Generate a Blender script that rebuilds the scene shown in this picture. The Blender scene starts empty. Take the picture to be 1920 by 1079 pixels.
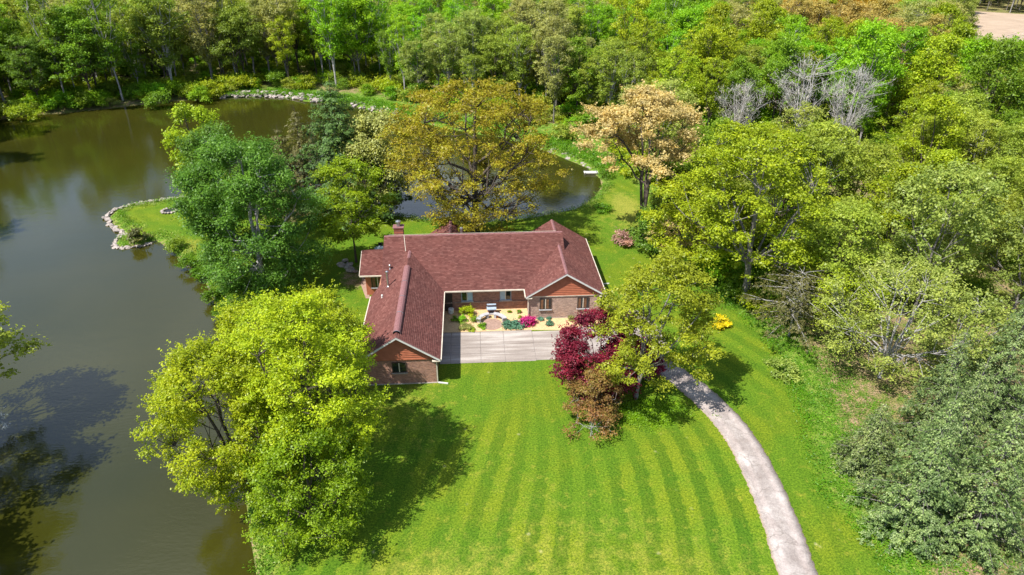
import bpy, bmesh, math, random
import numpy as np
from mathutils import Vector
rad = math.radians
SC = bpy.context.scene
COL = SC.collection

# ------------------------------------------------------------------ camera, sky, sun, exposure
CAM_H = 37.0; F_PX = 1280.0
yaw, pitch = rad(3.5), rad(28.74)
cam_d = bpy.data.cameras.new('camera'); cam = bpy.data.objects.new('camera', cam_d); COL.objects.link(cam)
cam_d.sensor_width = 36.0; cam_d.lens = 36.0 * F_PX / 1920.0
cam_d.clip_start = 0.5; cam_d.clip_end = 5000
cam.location = (0, 0, CAM_H); cam.rotation_euler = (rad(90) - pitch, 0, -yaw)
SC.camera = cam
SUN_EL = 57.0; SUN_AZ = 238.5            # degrees, azimuth clockwise from +Y
world = bpy.data.worlds.new('World'); SC.world = world; world.use_nodes = True
wn = world.node_tree; bgn = wn.nodes['Background']
sky = wn.nodes.new('ShaderNodeTexSky'); sky.sky_type = 'NISHITA'; sky.sun_disc = False
sky.sun_elevation = rad(SUN_EL); sky.sun_rotation = rad(SUN_AZ); sky.altitude = 250; sky.dust_density = 0.0; sky.ozone_density = 3.0
_tc = wn.nodes.new('ShaderNodeTexCoord'); _mp = wn.nodes.new('ShaderNodeMapping'); _mp.inputs['Scale'].default_value = (1, 1, 2.2)
wn.links.new(_tc.outputs['Generated'], _mp.inputs[0]); _nz = wn.nodes.new('ShaderNodeTexNoise'); _nz.inputs['Scale'].default_value = 2.3; _nz.inputs['Detail'].default_value = 6
wn.links.new(_mp.outputs[0], _nz.inputs['Vector']); _rp = wn.nodes.new('ShaderNodeMapRange'); _rp.inputs[1].default_value = 0.42; _rp.inputs[2].default_value = 0.70; _rp.inputs[4].default_value = 0.58
wn.links.new(_nz.outputs[0], _rp.inputs[0]); _mx = wn.nodes.new('ShaderNodeMix'); _mx.data_type = 'RGBA'; wn.links.new(_rp.outputs[0], _mx.inputs[0]); wn.links.new(sky.outputs[0], _mx.inputs[6])
_mx.inputs[7].default_value = (9.0, 9.6, 10.4, 1)
wn.links.new(_mx.outputs[2], bgn.inputs[0]); bgn.inputs[1].default_value = 0.105
sun_d = bpy.data.lights.new('sun', 'SUN'); sun = bpy.data.objects.new('sun', sun_d); COL.objects.link(sun)
sun_d.energy = 5.0; sun_d.angle = rad(0.53); sun_d.color = (1.0, 0.955, 0.88)
sdir = Vector((math.sin(rad(SUN_AZ)) * math.cos(rad(SUN_EL)), math.cos(rad(SUN_AZ)) * math.cos(rad(SUN_EL)), math.sin(rad(SUN_EL))))
sun.rotation_euler = sdir.to_track_quat('Z', 'Y').to_euler()
SC.view_settings.view_transform = 'Standard'; SC.view_settings.look = 'None'
SC.view_settings.gamma = 1.0; SC.view_settings.use_curve_mapping = False
SC.view_settings.exposure = 0.82
SC.cycles.max_bounces = 6; SC.cycles.diffuse_bounces = 3; SC.cycles.glossy_bounces = 3
SC.cycles.transmission_bounces = 2; SC.cycles.transparent_max_bounces = 4
SC.cycles.caustics_reflective = False; SC.cycles.caustics_refractive = False

# the photograph's pixel grid as a surveying aid: a pixel and a height give a spot in the place
_f = np.array([math.sin(yaw) * math.cos(pitch), math.cos(yaw) * math.cos(pitch), -math.sin(pitch)])
_r = np.array([math.cos(yaw), -math.sin(yaw), 0.0]); _u = np.cross(_r, _f)
def at(px, py, z=0.0):
    d = _r * (px - 960) / F_PX - _u * (py - 539.5) / F_PX + _f
    t = (z - CAM_H) / d[2]
    return (float(d[0] * t), float(d[1] * t))
def to_px(x, y, z):
    v = np.array([x, y, z - CAM_H]); c = v @ _f
    return 960 + F_PX * (v @ _r) / c, 539.5 - F_PX * (v @ _u) / c

# ------------------------------------------------------------------ object helpers
def setp(o, label=None, cat=None, group=None, kind=None):
    if label: o['label'] = label
    if cat: o['category'] = cat
    if group: o['group'] = group
    if kind: o['kind'] = kind
    return o
def thing(name, label, cat, loc=(0, 0, 0), rz=0.0, group=None):
    o = bpy.data.objects.new(name, None); COL.objects.link(o)
    o.empty_display_size = 0.3
    o.location = loc; o.rotation_euler = (0, 0, rz)
    return setp(o, label, cat, group)
def link(name, me, mat=None, parent=None, loc=None, kind=None):
    o = bpy.data.objects.new(name, me); COL.objects.link(o)
    if mat is not None and len(me.materials) == 0: me.materials.append(mat)
    if parent: o.parent = parent
    if loc is not None: o.location = loc
    if kind: o['kind'] = kind
    return o
def np_mesh(name, V, Fc, smooth=False):
    """V (n,3), Fc (m,k) with k = 3 or 4, or a list of such arrays"""
    if not isinstance(Fc, list): Fc = [Fc]
    me = bpy.data.meshes.new(name)
    V = np.asarray(V, dtype=np.float32)
    me.vertices.add(len(V)); me.vertices.foreach_set('co', V.ravel())
    nl = sum(f.size for f in Fc); nf = sum(len(f) for f in Fc)
    me.loops.add(nl); me.polygons.add(nf)
    me.loops.foreach_set('vertex_index', np.concatenate([f.ravel() for f in Fc]).astype(np.int32))
    tot = np.concatenate([np.full(len(f), f.shape[1]) for f in Fc])
    st = np.concatenate([[0], np.cumsum(tot)[:-1]])
    me.polygons.foreach_set('loop_start', st.astype(np.int32))
    if smooth: me.polygons.foreach_set('use_smooth', np.ones(nf, dtype=bool))
    me.update(calc_edges=True)
    return me
class MB:
    """collects simple solids into one mesh"""
    def __init__(s): s.v = []; s.f = []
    def poly(s, pts):
        n = len(s.v); s.v += [tuple(p) for p in pts]; s.f.append(tuple(range(n, n + len(pts))))
    def box(s, x0, x1, y0, y1, z0, z1):
        n = len(s.v)
        s.v += [(x, y, z) for z in (z0, z1) for x, y in ((x0, y0), (x1, y0), (x1, y1), (x0, y1))]
        s.f += [tuple(n + i for i in q) for q in ((3, 2, 1, 0), (4, 5, 6, 7), (0, 1, 5, 4), (1, 2, 6, 5), (2, 3, 7, 6), (3, 0, 4, 7))]
    def prism(s, pts, z0, z1):
        n = len(s.v); k = len(pts)
        s.v += [(p[0], p[1], z0) for p in pts] + [(p[0], p[1], z1) for p in pts]
        s.f.append(tuple(n + i for i in range(k - 1, -1, -1))); s.f.append(tuple(n + k + i for i in range(k)))
        for i in range(k):
            j = (i + 1) % k; s.f.append((n + i, n + j, n + k + j, n + k + i))
    def extrude(s, pts, off):
        n = len(s.v); k = len(pts); off = Vector(off)
        s.v += [tuple(p) for p in pts] + [tuple(Vector(p) + off) for p in pts]
        s.f.append(tuple(n + i for i in range(k - 1, -1, -1))); s.f.append(tuple(n + k + i for i in range(k)))
        for i in range(k):
            j = (i + 1) % k; s.f.append((n + i, n + j, n + k + j, n + k + i))
    def lathe(s, prof, seg=16, c=(0, 0, 0)):
        n = len(s.v)
        for r, z in prof:
            for i in range(seg):
                a = 2 * math.pi * i / seg; s.v.append((c[0] + r * math.cos(a), c[1] + r * math.sin(a), c[2] + z))
        for j in range(len(prof) - 1):
            for i in range(seg):
                k = (i + 1) % seg; s.f.append((n + j * seg + i, n + j * seg + k, n + (j + 1) * seg + k, n + (j + 1) * seg + i))
        s.f.append(tuple(n + i for i in range(seg - 1, -1, -1))); s.f.append(tuple(n + (len(prof) - 1) * seg + i for i in range(seg)))
    def beam(s, a, b, w, h):
        a = Vector(a); b = Vector(b); d = (b - a).normalized()
        x = d.cross(Vector((0, 0, 1)))
        x = Vector((1, 0, 0)) if x.length < 1e-4 else x.normalized()
        u = x.cross(d)
        q = [a + x * sx * w / 2 + u * su * h / 2 for sx, su in ((-1, -1), (1, -1), (1, 1), (-1, 1))]
        s.extrude(q, b - a)
    def mesh(s, name):
        me = bpy.data.meshes.new(name); me.from_pydata(s.v, [], s.f); me.update()
        bm = bmesh.new(); bm.from_mesh(me); bmesh.ops.recalc_face_normals(bm, faces=bm.faces); bm.to_mesh(me); bm.free()
        return me
    def build(s, name, mat, parent=None, loc=None, kind=None, bevel=0):
        me = s.mesh(name)
        if bevel:
            bm = bmesh.new(); bm.from_mesh(me)
            bmesh.ops.bevel(bm, geom=bm.edges[:], offset=bevel, segments=1, affect='EDGES')
            bm.to_mesh(me); bm.free()
        return link(name, me, mat, parent, loc, kind)

# ------------------------------------------------------------------ materials
def newmat(name):
    m = bpy.data.materials.new(name); m.use_nodes = True; return m, m.node_tree.nodes, m.node_tree.links
def rgb(c): return (c[0], c[1], c[2], 1)
def ramp(n, l, fac, stops):
    r = n.new('ShaderNodeValToRGB'); e = r.color_ramp.elements
    e[0].position, e[0].color = stops[0][0], rgb(stops[0][1]); e[1].position, e[1].color = stops[-1][0], rgb(stops[-1][1])
    for p, c in stops[1:-1]:
        x = e.new(p); x.color = rgb(c)
    l.new(fac, r.inputs[0]); return r.outputs[0]
def noise(n, l, scale, detail=4, vec=None, rough=0.55):
    t = n.new('ShaderNodeTexNoise'); t.inputs['Scale'].default_value = scale; t.inputs['Detail'].default_value = detail
    t.inputs['Roughness'].default_value = rough
    if vec is not None: l.new(vec, t.inputs['Vector'])
    return t.outputs[0]
def mixc(n, l, fac, a, b, mode='MIX'):
    m = n.new('ShaderNodeMix'); m.data_type = 'RGBA'; m.blend_type = mode
    for s, v in ((0, fac), (6, a), (7, b)):
        if isinstance(v, (int, float)): m.inputs[s].default_value = v
        elif isinstance(v, tuple): m.inputs[s].default_value = rgb(v)
        else: l.new(v, m.inputs[s])
    return m.outputs[2]
def mth(n, l, op, a, b=None, c=None):
    m = n.new('ShaderNodeMath'); m.operation = op
    for i, v in enumerate((a, b, c)):
        if v is None: continue
        if isinstance(v, (int, float)): m.inputs[i].default_value = v
        else: l.new(v, m.inputs[i])
    return m.outputs[0]
def sstep(n, l, x, lo, hi, a=0.0, b=1.0):
    m = n.new('ShaderNodeMapRange'); m.interpolation_type = 'SMOOTHSTEP'
    l.new(x, m.inputs[0])
    for i, v in zip((1, 2, 3, 4), (lo, hi, a, b)): m.inputs[i].default_value = v
    return m.outputs[0]
def simple(name, a, b=None, scale=6, rough=0.7, bump=0.0, bscale=None, metal=0.0, spec=0.4, detail=5):
    m, n, l = newmat(name); p = n['Principled BSDF']
    b = b or tuple(x * 0.75 for x in a)
    tc = n.new('ShaderNodeTexCoord').outputs['Object']
    f = noise(n, l, scale, detail, tc)
    l.new(ramp(n, l, f, [(0.32, b), (0.68, a)]), p.inputs['Base Color'])
    p.inputs['Roughness'].default_value = rough; p.inputs['Metallic'].default_value = metal
    p.inputs['Specular IOR Level'].default_value = spec
    if bump:
        bn = n.new('ShaderNodeBump'); bn.inputs['Strength'].default_value = bump; bn.inputs['Distance'].default_value = 0.05
        l.new(noise(n, l, bscale or scale * 3, 6, tc), bn.inputs['Height']); l.new(bn.outputs[0], p.inputs['Normal'])
    return m
def leafmat(name, a, b, trans=0.44, var=0.16, c=None):
    """two leaf colours mixed leaf by leaf, plus a difference from tree to tree"""
    m, n, l = newmat(name); n.remove(n['Principled BSDF'])
    geo = n.new('ShaderNodeNewGeometry'); oi = n.new('ShaderNodeObjectInfo')
    tc = n.new('ShaderNodeTexCoord').outputs['Object']
    nz = noise(n, l, 0.55, 3, tc)
    f = mth(n, l, 'ADD', mth(n, l, 'MULTIPLY', geo.outputs['Random Per Island'], 0.65), mth(n, l, 'MULTIPLY', sstep(n, l, nz, 0.35, 0.65), 0.35))
    big = ramp(n, l, noise(n, l, 0.8, 2, tc), [(0.36, (0.82, 0.84, 0.86)), (0.5, (1.04, 1.04, 1.02)), (0.64, (1.26, 1.22, 1.08))])
    col = ramp(n, l, f, [(0.05, a), (0.55, tuple((x + y) / 2 for x, y in zip(a, b))), (0.95, b)] if c is None else [(0.05, a), (0.5, b), (0.95, c)])
    hs = n.new('ShaderNodeHueSaturation')
    l.new(mth(n, l, 'MULTIPLY_ADD', oi.outputs['Random'], 0.026, 0.482), hs.inputs['Hue'])
    hs.inputs['Saturation'].default_value = 1.0
    l.new(mth(n, l, 'MULTIPLY_ADD', mth(n, l, 'FRACT', mth(n, l, 'MULTIPLY', oi.outputs['Random'], 7.31)), 2 * var, 1 - var), hs.inputs['Value'])
    l.new(mixc(n, l, 1.0, col, big, 'MULTIPLY'), hs.inputs['Color']); col = hs.outputs[0]
    d = n.new('ShaderNodeBsdfDiffuse'); t = n.new('ShaderNodeBsdfTranslucent'); g = n.new('ShaderNodeBsdfGlossy')
    g.inputs['Roughness'].default_value = 0.45; g.inputs['Color'].default_value = (0.6, 0.6, 0.6, 1)
    l.new(col, d.inputs[0]); l.new(mixc(n, l, 1.0, col, (1.0, 0.95, 0.45), 'MULTIPLY'), t.inputs[0])
    m1 = n.new('ShaderNodeMixShader'); m1.inputs[0].default_value = trans; l.new(d.outputs[0], m1.inputs[1]); l.new(t.outputs[0], m1.inputs[2])
    m2 = n.new('ShaderNodeMixShader'); m2.inputs[0].default_value = 0.025; l.new(m1.outputs[0], m2.inputs[1]); l.new(g.outputs[0], m2.inputs[2])
    l.new(m2.outputs[0], n['Material Output'].inputs[0])
    return m
M = {}
M['bark'] = simple('bark_brown', (0.11, 0.085, 0.065), (0.045, 0.035, 0.028), 5, 0.9, 0.6, 14)
M['bark_grey'] = simple('bark_grey', (0.24, 0.215, 0.20), (0.11, 0.10, 0.095), 5, 0.9, 0.5, 14)
M['bark_pale'] = simple('bark_pale', (0.42, 0.40, 0.39), (0.22, 0.20, 0.20), 6, 0.85, 0.4, 14)
M['white'] = simple('white_painted_metal', (0.66, 0.65, 0.62), (0.55, 0.54, 0.51), 3, 0.5)
M['cream'] = simple('cream_gutter_paint', (0.62, 0.55, 0.45), (0.48, 0.42, 0.34), 2, 0.5)
M['darkframe'] = simple('brown_window_frame', (0.055, 0.038, 0.03), None, 5, 0.5)
M['steel'] = simple('galvanised_steel', (0.55, 0.56, 0.58), (0.4, 0.41, 0.43), 6, 0.35, metal=0.9)
M['black'] = simple('black_metal', (0.025, 0.025, 0.028), None, 5, 0.45)
M['stone'] = simple('pale_limestone', (0.44, 0.375, 0.335), (0.20, 0.17, 0.155), 3.2, 0.9, 0.5, 9)
M['concrete_grey'] = simple('grey_cast_concrete', (0.42, 0.41, 0.42), (0.30, 0.29, 0.30), 4, 0.85, 0.2)
M['terracotta'] = simple('orange_terracotta', (0.55, 0.16, 0.05), (0.40, 0.11, 0.04), 4, 0.8)
M['bluegrey'] = simple('blue_grey_painted_metal', (0.36, 0.44, 0.52), (0.26, 0.31, 0.38), 4, 0.5)
M['paver'] = simple('brown_clay_pavers', (0.34, 0.22, 0.17), (0.24, 0.155, 0.12), 3, 0.9, 0.2)
M['curtain'] = simple('pale_blue_curtain', (0.42, 0.55, 0.62), (0.33, 0.44, 0.52), 2, 0.9)
M['wood_inner'] = simple('brown_wooden_blind', (0.20, 0.095, 0.045), (0.12, 0.055, 0.028), 4, 0.7)

def glass_mat():
    m, n, l = newmat('window_glass'); p = n['Principled BSDF']
    p.inputs['Base Color'].default_value = (0.012, 0.016, 0.018, 1); p.inputs['Roughness'].default_value = 0.06
    p.inputs['Specular IOR Level'].default_value = 0.7
    return m
M['glass'] = glass_mat()

def brick_mat(name, c1, c2, mortar):
    m, n, l = newmat(name); p = n['Principled BSDF']
    tc = n.new('ShaderNodeTexCoord').outputs['Object']
    sp = n.new('ShaderNodeSeparateXYZ'); l.new(tc, sp.inputs[0])
    cb = n.new('ShaderNodeCombineXYZ')
    l.new(mth(n, l, 'ADD', sp.outputs[0], sp.outputs[1]), cb.inputs[0]); l.new(sp.outputs[2], cb.inputs[1])
    b = n.new('ShaderNodeTexBrick'); l.new(cb.outputs[0], b.inputs['Vector'])
    b.inputs['Scale'].default_value = 1.0; b.inputs['Brick Width'].default_value = 0.21; b.inputs['Row Height'].default_value = 0.075
    b.inputs['Mortar Size'].default_value = 0.009; b.inputs['Color1'].default_value = rgb(c1); b.inputs['Color2'].default_value = rgb(c2)
    b.inputs['Mortar'].default_value = rgb(mortar); b.inputs['Bias'].default_value = 0.0
    mp = n.new('ShaderNodeMapping'); l.new(tc, mp.inputs[0]); mp.inputs['Scale'].default_value = (1, 1, 3.2)
    nz = noise(n, l, 2.2, 6, mp.outputs[0], 0.75)
    mul = ramp(n, l, nz, [(0.3, (0.45, 0.42, 0.42)), (0.5, (0.95, 0.92, 0.9)), (0.7, (1.5, 1.45, 1.4))])
    l.new(mixc(n, l, 1.0, b.outputs[0], mul, 'MULTIPLY'), p.inputs['Base Color'])
    p.inputs['Roughness'].default_value = 0.9
    bn = n.new('ShaderNodeBump'); bn.inputs['Strength'].default_value = 0.7; bn.inputs['Distance'].default_value = 0.01
    l.new(b.outputs[1], bn.inputs['Height']); bn.invert = True; l.new(bn.outputs[0], p.inputs['Normal'])
    return m
M['brick'] = brick_mat('red_brown_brick', (0.36, 0.15, 0.09), (0.24, 0.095, 0.065), (0.36, 0.29, 0.24))
M['brick_pale'] = brick_mat('weathered_pale_brick', (0.40, 0.26, 0.20), (0.30, 0.185, 0.15), (0.42, 0.36, 0.31))
M['siding'] = simple('red_stained_siding', (0.42, 0.135, 0.07), (0.33, 0.10, 0.05), 2.5, 0.7)

def shingle_mat():
    m, n, l = newmat('red_asphalt_shingle'); p = n['Principled BSDF']
    g = n.new('ShaderNodeNewGeometry'); tc = n.new('ShaderNodeTexCoord').outputs['Object']
    c = ramp(n, l, g.outputs['Random Per Island'], [(0.0, (0.100, 0.036, 0.030)), (0.3, (0.120, 0.046, 0.038)), (0.75, (0.134, 0.053, 0.044)), (1.0, (0.168, 0.073, 0.060))])
    nz = noise(n, l, 0.5, 4, tc); c = mixc(n, l, 1.0, c, ramp(n, l, nz, [(0.3, (0.86, 0.86, 0.88)), (0.7, (1.12, 1.08, 1.08))]), 'MULTIPLY')
    sp = noise(n, l, 45, 2, tc); c = mixc(n, l, 1.0, c, ramp(n, l, sp, [(0.3, (0.7, 0.7, 0.7)), (0.7, (1.3, 1.3, 1.3))]), 'MULTIPLY')
    l.new(c, p.inputs['Base Color']); p.inputs['Roughness'].default_value = 0.95; p.inputs['Specular IOR Level'].default_value = 0.2
    return m
M['shingle'] = shingle_mat()
M['ridgecap'] = simple('purple_brown_ridge_cap', (0.24, 0.115, 0.115), (0.17, 0.075, 0.075), 5, 0.9)

def concrete_mat():
    m, n, l = newmat('worn_concrete'); p = n['Principled BSDF']
    oi = n.new('ShaderNodeObjectInfo'); g = n.new('ShaderNodeNewGeometry')
    mp = n.new('ShaderNodeMapping'); l.new(g.outputs['Position'], mp.inputs[0]); mp.inputs['Scale'].default_value = (0.12, 1.3, 1)
    streak = noise(n, l, 1.3, 5, mp.outputs[0], 0.6)
    c = ramp(n, l, streak, [(0.3, (0.19, 0.155, 0.132)), (0.5, (0.285, 0.242, 0.212)), (0.68, (0.43, 0.385, 0.345))])
    f = noise(n, l, 12, 6, g.outputs['Position'], 0.7); c = mixc(n, l, 1.0, c, ramp(n, l, f, [(0.3, (0.8, 0.8, 0.8)), (0.7, (1.12, 1.12, 1.12))]), 'MULTIPLY')
    l.new(c, p.inputs['Base Color']); p.inputs['Roughness'].default_value = 0.9
    bn = n.new('ShaderNodeBump'); bn.inputs['Strength'].default_value = 0.25; bn.inputs['Distance'].default_value = 0.02
    l.new(f, bn.inputs['Height']); l.new(bn.outputs[0], p.inputs['Normal'])
    return m
M['concrete'] = concrete_mat()

def drive_mat():
    m, n, l = newmat('pale_gravelly_asphalt'); p = n['Principled BSDF']
    g = n.new('ShaderNodeNewGeometry').outputs['Position']
    at_ = n.new('ShaderNodeAttribute'); at_.attribute_name = 'across'      # -1..1 across the lane
    big = noise(n, l, 0.5, 5, g, 0.7); c = ramp(n, l, big, [(0.3, (0.21, 0.172, 0.155)), (0.5, (0.30, 0.258, 0.238)), (0.7, (0.42, 0.375, 0.35))])
    tr = sstep(n, l, mth(n, l, 'ABSOLUTE', mth(n, l, 'SUBTRACT', mth(n, l, 'ABSOLUTE', at_.outputs['Fac']), 0.5)), 0.0, 0.3)   # wheel tracks
    c = mixc(n, l, tr, mixc(n, l, 1.0, c, (1.22, 1.2, 1.2), 'MULTIPLY'), c)
    e = sstep(n, l, mth(n, l, 'ADD', mth(n, l, 'ABSOLUTE', at_.outputs['Fac']), mth(n, l, 'MULTIPLY', big, 0.3)), 0.98, 1.18)
    c = mixc(n, l, e, c, (0.30, 0.22, 0.17))
    f = noise(n, l, 9, 8, g, 0.85); c = mixc(n, l, 1.0, c, ramp(n, l, f, [(0.34, (0.62, 0.62, 0.64)), (0.66, (1.25, 1.25, 1.22))]), 'MULTIPLY')
    vv = n.new('ShaderNodeVectorMath'); vv.operation = 'ADD'; l.new(g, vv.inputs[0]); nt_ = n.new('ShaderNodeTexNoise'); nt_.inputs['Scale'].default_value = 0.9; l.new(g, nt_.inputs['Vector'])
    sc2 = n.new('ShaderNodeVectorMath'); sc2.operation = 'SCALE'; sc2.inputs['Scale'].default_value = 1.6; l.new(nt_.outputs['Color'], sc2.inputs[0]); l.new(sc2.outputs[0], vv.inputs[1])
    vo = n.new('ShaderNodeTexVoronoi'); vo.feature = 'DISTANCE_TO_EDGE'; vo.inputs['Scale'].default_value = 0.42; l.new(vv.outputs[0], vo.inputs['Vector'])
    ck = mth(n, l, 'MULTIPLY', sstep(n, l, vo.outputs[0], 0.006, 0.022, 1.0, 0.0), sstep(n, l, noise(n, l, 0.25, 2, g), 0.42, 0.55)); c = mixc(n, l, mth(n, l, 'MULTIPLY', ck, 0.38), c, (0.09, 0.075, 0.06))
    pch = sstep(n, l, noise(n, l, 0.22, 3, g), 0.56, 0.60); c = mixc(n, l, mth(n, l, 'MULTIPLY', pch, 0.35), c, (0.20, 0.17, 0.165))
    l.new(c, p.inputs['Base Color']); p.inputs['Roughness'].default_value = 0.95
    bn = n.new('ShaderNodeBump'); bn.inputs['Strength'].default_value = 0.5; bn.inputs['Distance'].default_value = 0.03
    l.new(f, bn.inputs['Height']); l.new(bn.outputs[0], p.inputs['Normal'])
    return m
M['drive'] = drive_mat()

def water_mat():
    m, n, l = newmat('murky_pond_water'); p = n['Principled BSDF']
    g = n.new('ShaderNodeNewGeometry').outputs['Position']
    big = noise(n, l, 0.035, 3, g)
    l.new(ramp(n, l, big, [(0.35, (0.025, 0.027, 0.004)), (0.65, (0.038, 0.036, 0.005))]), p.inputs['Base Color'])
    p.inputs['Roughness'].default_value = 0.07; p.inputs['IOR'].default_value = 1.56; p.inputs['Specular IOR Level'].default_value = 0.5
    mp = n.new('ShaderNodeMapping'); l.new(g, mp.inputs[0]); mp.inputs['Scale'].default_value = (0.7, 1.6, 1); mp.inputs['Rotation'].default_value = (0, 0, 0.3)
    w = mth(n, l, 'ADD', noise(n, l, 2.4, 3, mp.outputs[0]), mth(n, l, 'MULTIPLY', noise(n, l, 0.35, 2, mp.outputs[0]), 1.5))
    bn = n.new('ShaderNodeBump'); bn.inputs['Strength'].default_value = 0.28; bn.inputs['Distance'].default_value = 0.03
    l.new(w, bn.inputs['Height']); l.new(bn.outputs[0], p.inputs['Normal'])
    return m
M['water'] = water_mat()

def ground_mat():
    m, n, l = newmat('ground_cover'); p = n['Principled BSDF']
    g = n.new('ShaderNodeNewGeometry').outputs['Position']
    a = n.new('ShaderNodeAttribute'); a.attribute_name = 'mask'; sp = n.new('ShaderNodeSeparateColor'); l.new(a.outputs['Color'], sp.inputs[0])
    s = n.new('ShaderNodeAttribute'); s.attribute_name = 'stripe'
    lawn, dry, soil = sp.outputs[0], sp.outputs[1], sp.outputs[2]
    n1 = noise(n, l, 0.18, 4, g); n2 = noise(n, l, 1.1, 6, g, 0.7); n3 = noise(n, l, 7.0, 6, g, 0.8); n4 = noise(n, l, 22.0, 3, g, 0.8)
    wob = mth(n, l, 'ADD', s.outputs['Fac'], mth(n, l, 'MULTIPLY', mth(n, l, 'SUBTRACT', n2, 0.5), 1.1))
    sn = mth(n, l, 'SINE', mth(n, l, 'MULTIPLY', wob, 2 * math.pi / 2.05))
    amp = sstep(n, l, noise(n, l, 0.09, 2, g), 0.38, 0.62, 0.35, 1.0)
    st = mth(n, l, 'ADD', 0.5, mth(n, l, 'MULTIPLY', mth(n, l, 'SUBTRACT', sstep(n, l, sn, -0.3, 0.3), 0.5), mth(n, l, 'MULTIPLY', amp, a.outputs['Alpha'])))
    green = mixc(n, l, st, (0.052, 0.124, 0.008), (0.112, 0.192, 0.012))
    green2 = mixc(n, l, sstep(n, l, n1, 0.4, 0.62), green, mixc(n, l, 1.0, green, (1.35, 1.06, 1.0), 'MULTIPLY'))
    yel = mixc(n, l, st, (0.19, 0.21, 0.030), (0.26, 0.265, 0.045))
    dryf = sstep(n, l, mth(n, l, 'ADD', dry, mth(n, l, 'MULTIPLY', mth(n, l, 'SUBTRACT', n2, 0.5), 0.9)), 0.35, 0.75)
    col = mixc(n, l, dryf, green2, yel)
    pat = sstep(n, l, n2, 0.60, 0.74)
    col = mixc(n, l, mth(n, l, 'MULTIPLY', sstep(n, l, n2, 0.54, 0.70), 0.6), col, (0.20, 0.225, 0.022))
    dk = sstep(n, l, n2, 0.28, 0.42, 1.0, 0.0)
    col = mixc(n, l, mth(n, l, 'MULTIPLY', dk, 0.6), col, (0.040, 0.108, 0.004))
    vor = n.new('ShaderNodeTexVoronoi'); vor.inputs['Scale'].default_value = 0.8; l.new(g, vor.inputs['Vector'])
    wf = mth(n, l, 'MULTIPLY', sstep(n, l, mth(n, l, 'ADD', vor.outputs['Distance'], mth(n, l, 'MULTIPLY', n3, 0.5)), 0.30, 0.40, 1.0, 0.0), sstep(n, l, n1, 0.54, 0.62))
    col = mixc(n, l, mth(n, l, 'MULTIPLY', wf, 0.6), col, (0.38, 0.36, 0.17))
    rough_ = ramp(n, l, n2, [(0.3, (0.05, 0.13, 0.012)), (0.5, (0.11, 0.20, 0.022)), (0.7, (0.24, 0.26, 0.07))])
    col = mixc(n, l, lawn, rough_, col)
    floor_ = ramp(n, l, mth(n, l, 'ADD', mth(n, l, 'MULTIPLY', n2, 0.6), mth(n, l, 'MULTIPLY', n3, 0.4)), [(0.36, (0.09, 0.17, 0.02)), (0.48, (0.14, 0.15, 0.045)), (0.58, (0.26, 0.19, 0.12)), (0.70, (0.36, 0.27, 0.20))])
    sf = sstep(n, l, mth(n, l, 'ADD', soil, mth(n, l, 'MULTIPLY', mth(n, l, 'SUBTRACT', n2, 0.5), 0.8)), 0.35, 0.65)
    col = mixc(n, l, sf, col, floor_)
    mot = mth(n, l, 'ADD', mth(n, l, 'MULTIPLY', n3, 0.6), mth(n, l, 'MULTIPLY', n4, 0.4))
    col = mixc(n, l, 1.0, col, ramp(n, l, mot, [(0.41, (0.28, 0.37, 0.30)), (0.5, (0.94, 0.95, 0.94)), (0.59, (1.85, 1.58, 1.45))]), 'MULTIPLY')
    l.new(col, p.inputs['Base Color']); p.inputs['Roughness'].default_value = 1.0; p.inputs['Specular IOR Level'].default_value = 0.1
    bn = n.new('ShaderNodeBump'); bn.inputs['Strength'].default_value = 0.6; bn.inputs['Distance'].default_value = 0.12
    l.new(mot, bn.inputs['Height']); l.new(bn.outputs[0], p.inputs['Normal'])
    return m
M['ground'] = ground_mat()
M['mulch'] = simple('pale_wood_mulch', (0.66, 0.46, 0.24), (0.42, 0.27, 0.14), 9, 0.95, 0.5, 30, detail=8)
M['sand'] = simple('bare_field_soil', (0.40, 0.30, 0.215), (0.30, 0.22, 0.155), 0.15, 0.95)

# ------------------------------------------------------------------ plan of the place
WATER_Z = -0.45
def atw(pts): return [at(x, y, WATER_Z) for x, y in pts]
pond = [(-98, 148)] + atw([(200, 205), (300, 192), (410, 185), (520, 183), (590, 192), (665, 200), (700, 210), (830, 240), (950, 262),
        (1040, 290), (1100, 315), (1125, 335), (1128, 350), (1110, 375), (1080, 392), (1000, 408), (900, 418), (800, 412), (700, 400),
        (650, 392), (600, 372), (540, 365), (450, 368), (350, 372), (240, 388), (215, 398), (205, 408), (215, 425), (238, 438), (222, 450),
        (215, 457), (225, 464), (265, 460), (284, 453), (300, 455), (330, 478), (345, 495), (368, 515), (385, 530), (398, 560), (405, 578),
        (428, 592), (442, 622), (462, 660), (466, 700), (455, 760), (452, 830), (456, 900), (468, 1000), (480, 1079)]) + \
       [(-13.5, 24), (-13, 5), (-36, 5), (-37.5, 30), (-39.0, 38), (-39.6, 44), (-44, 50), (-62, 72), (-84, 110)]
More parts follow.
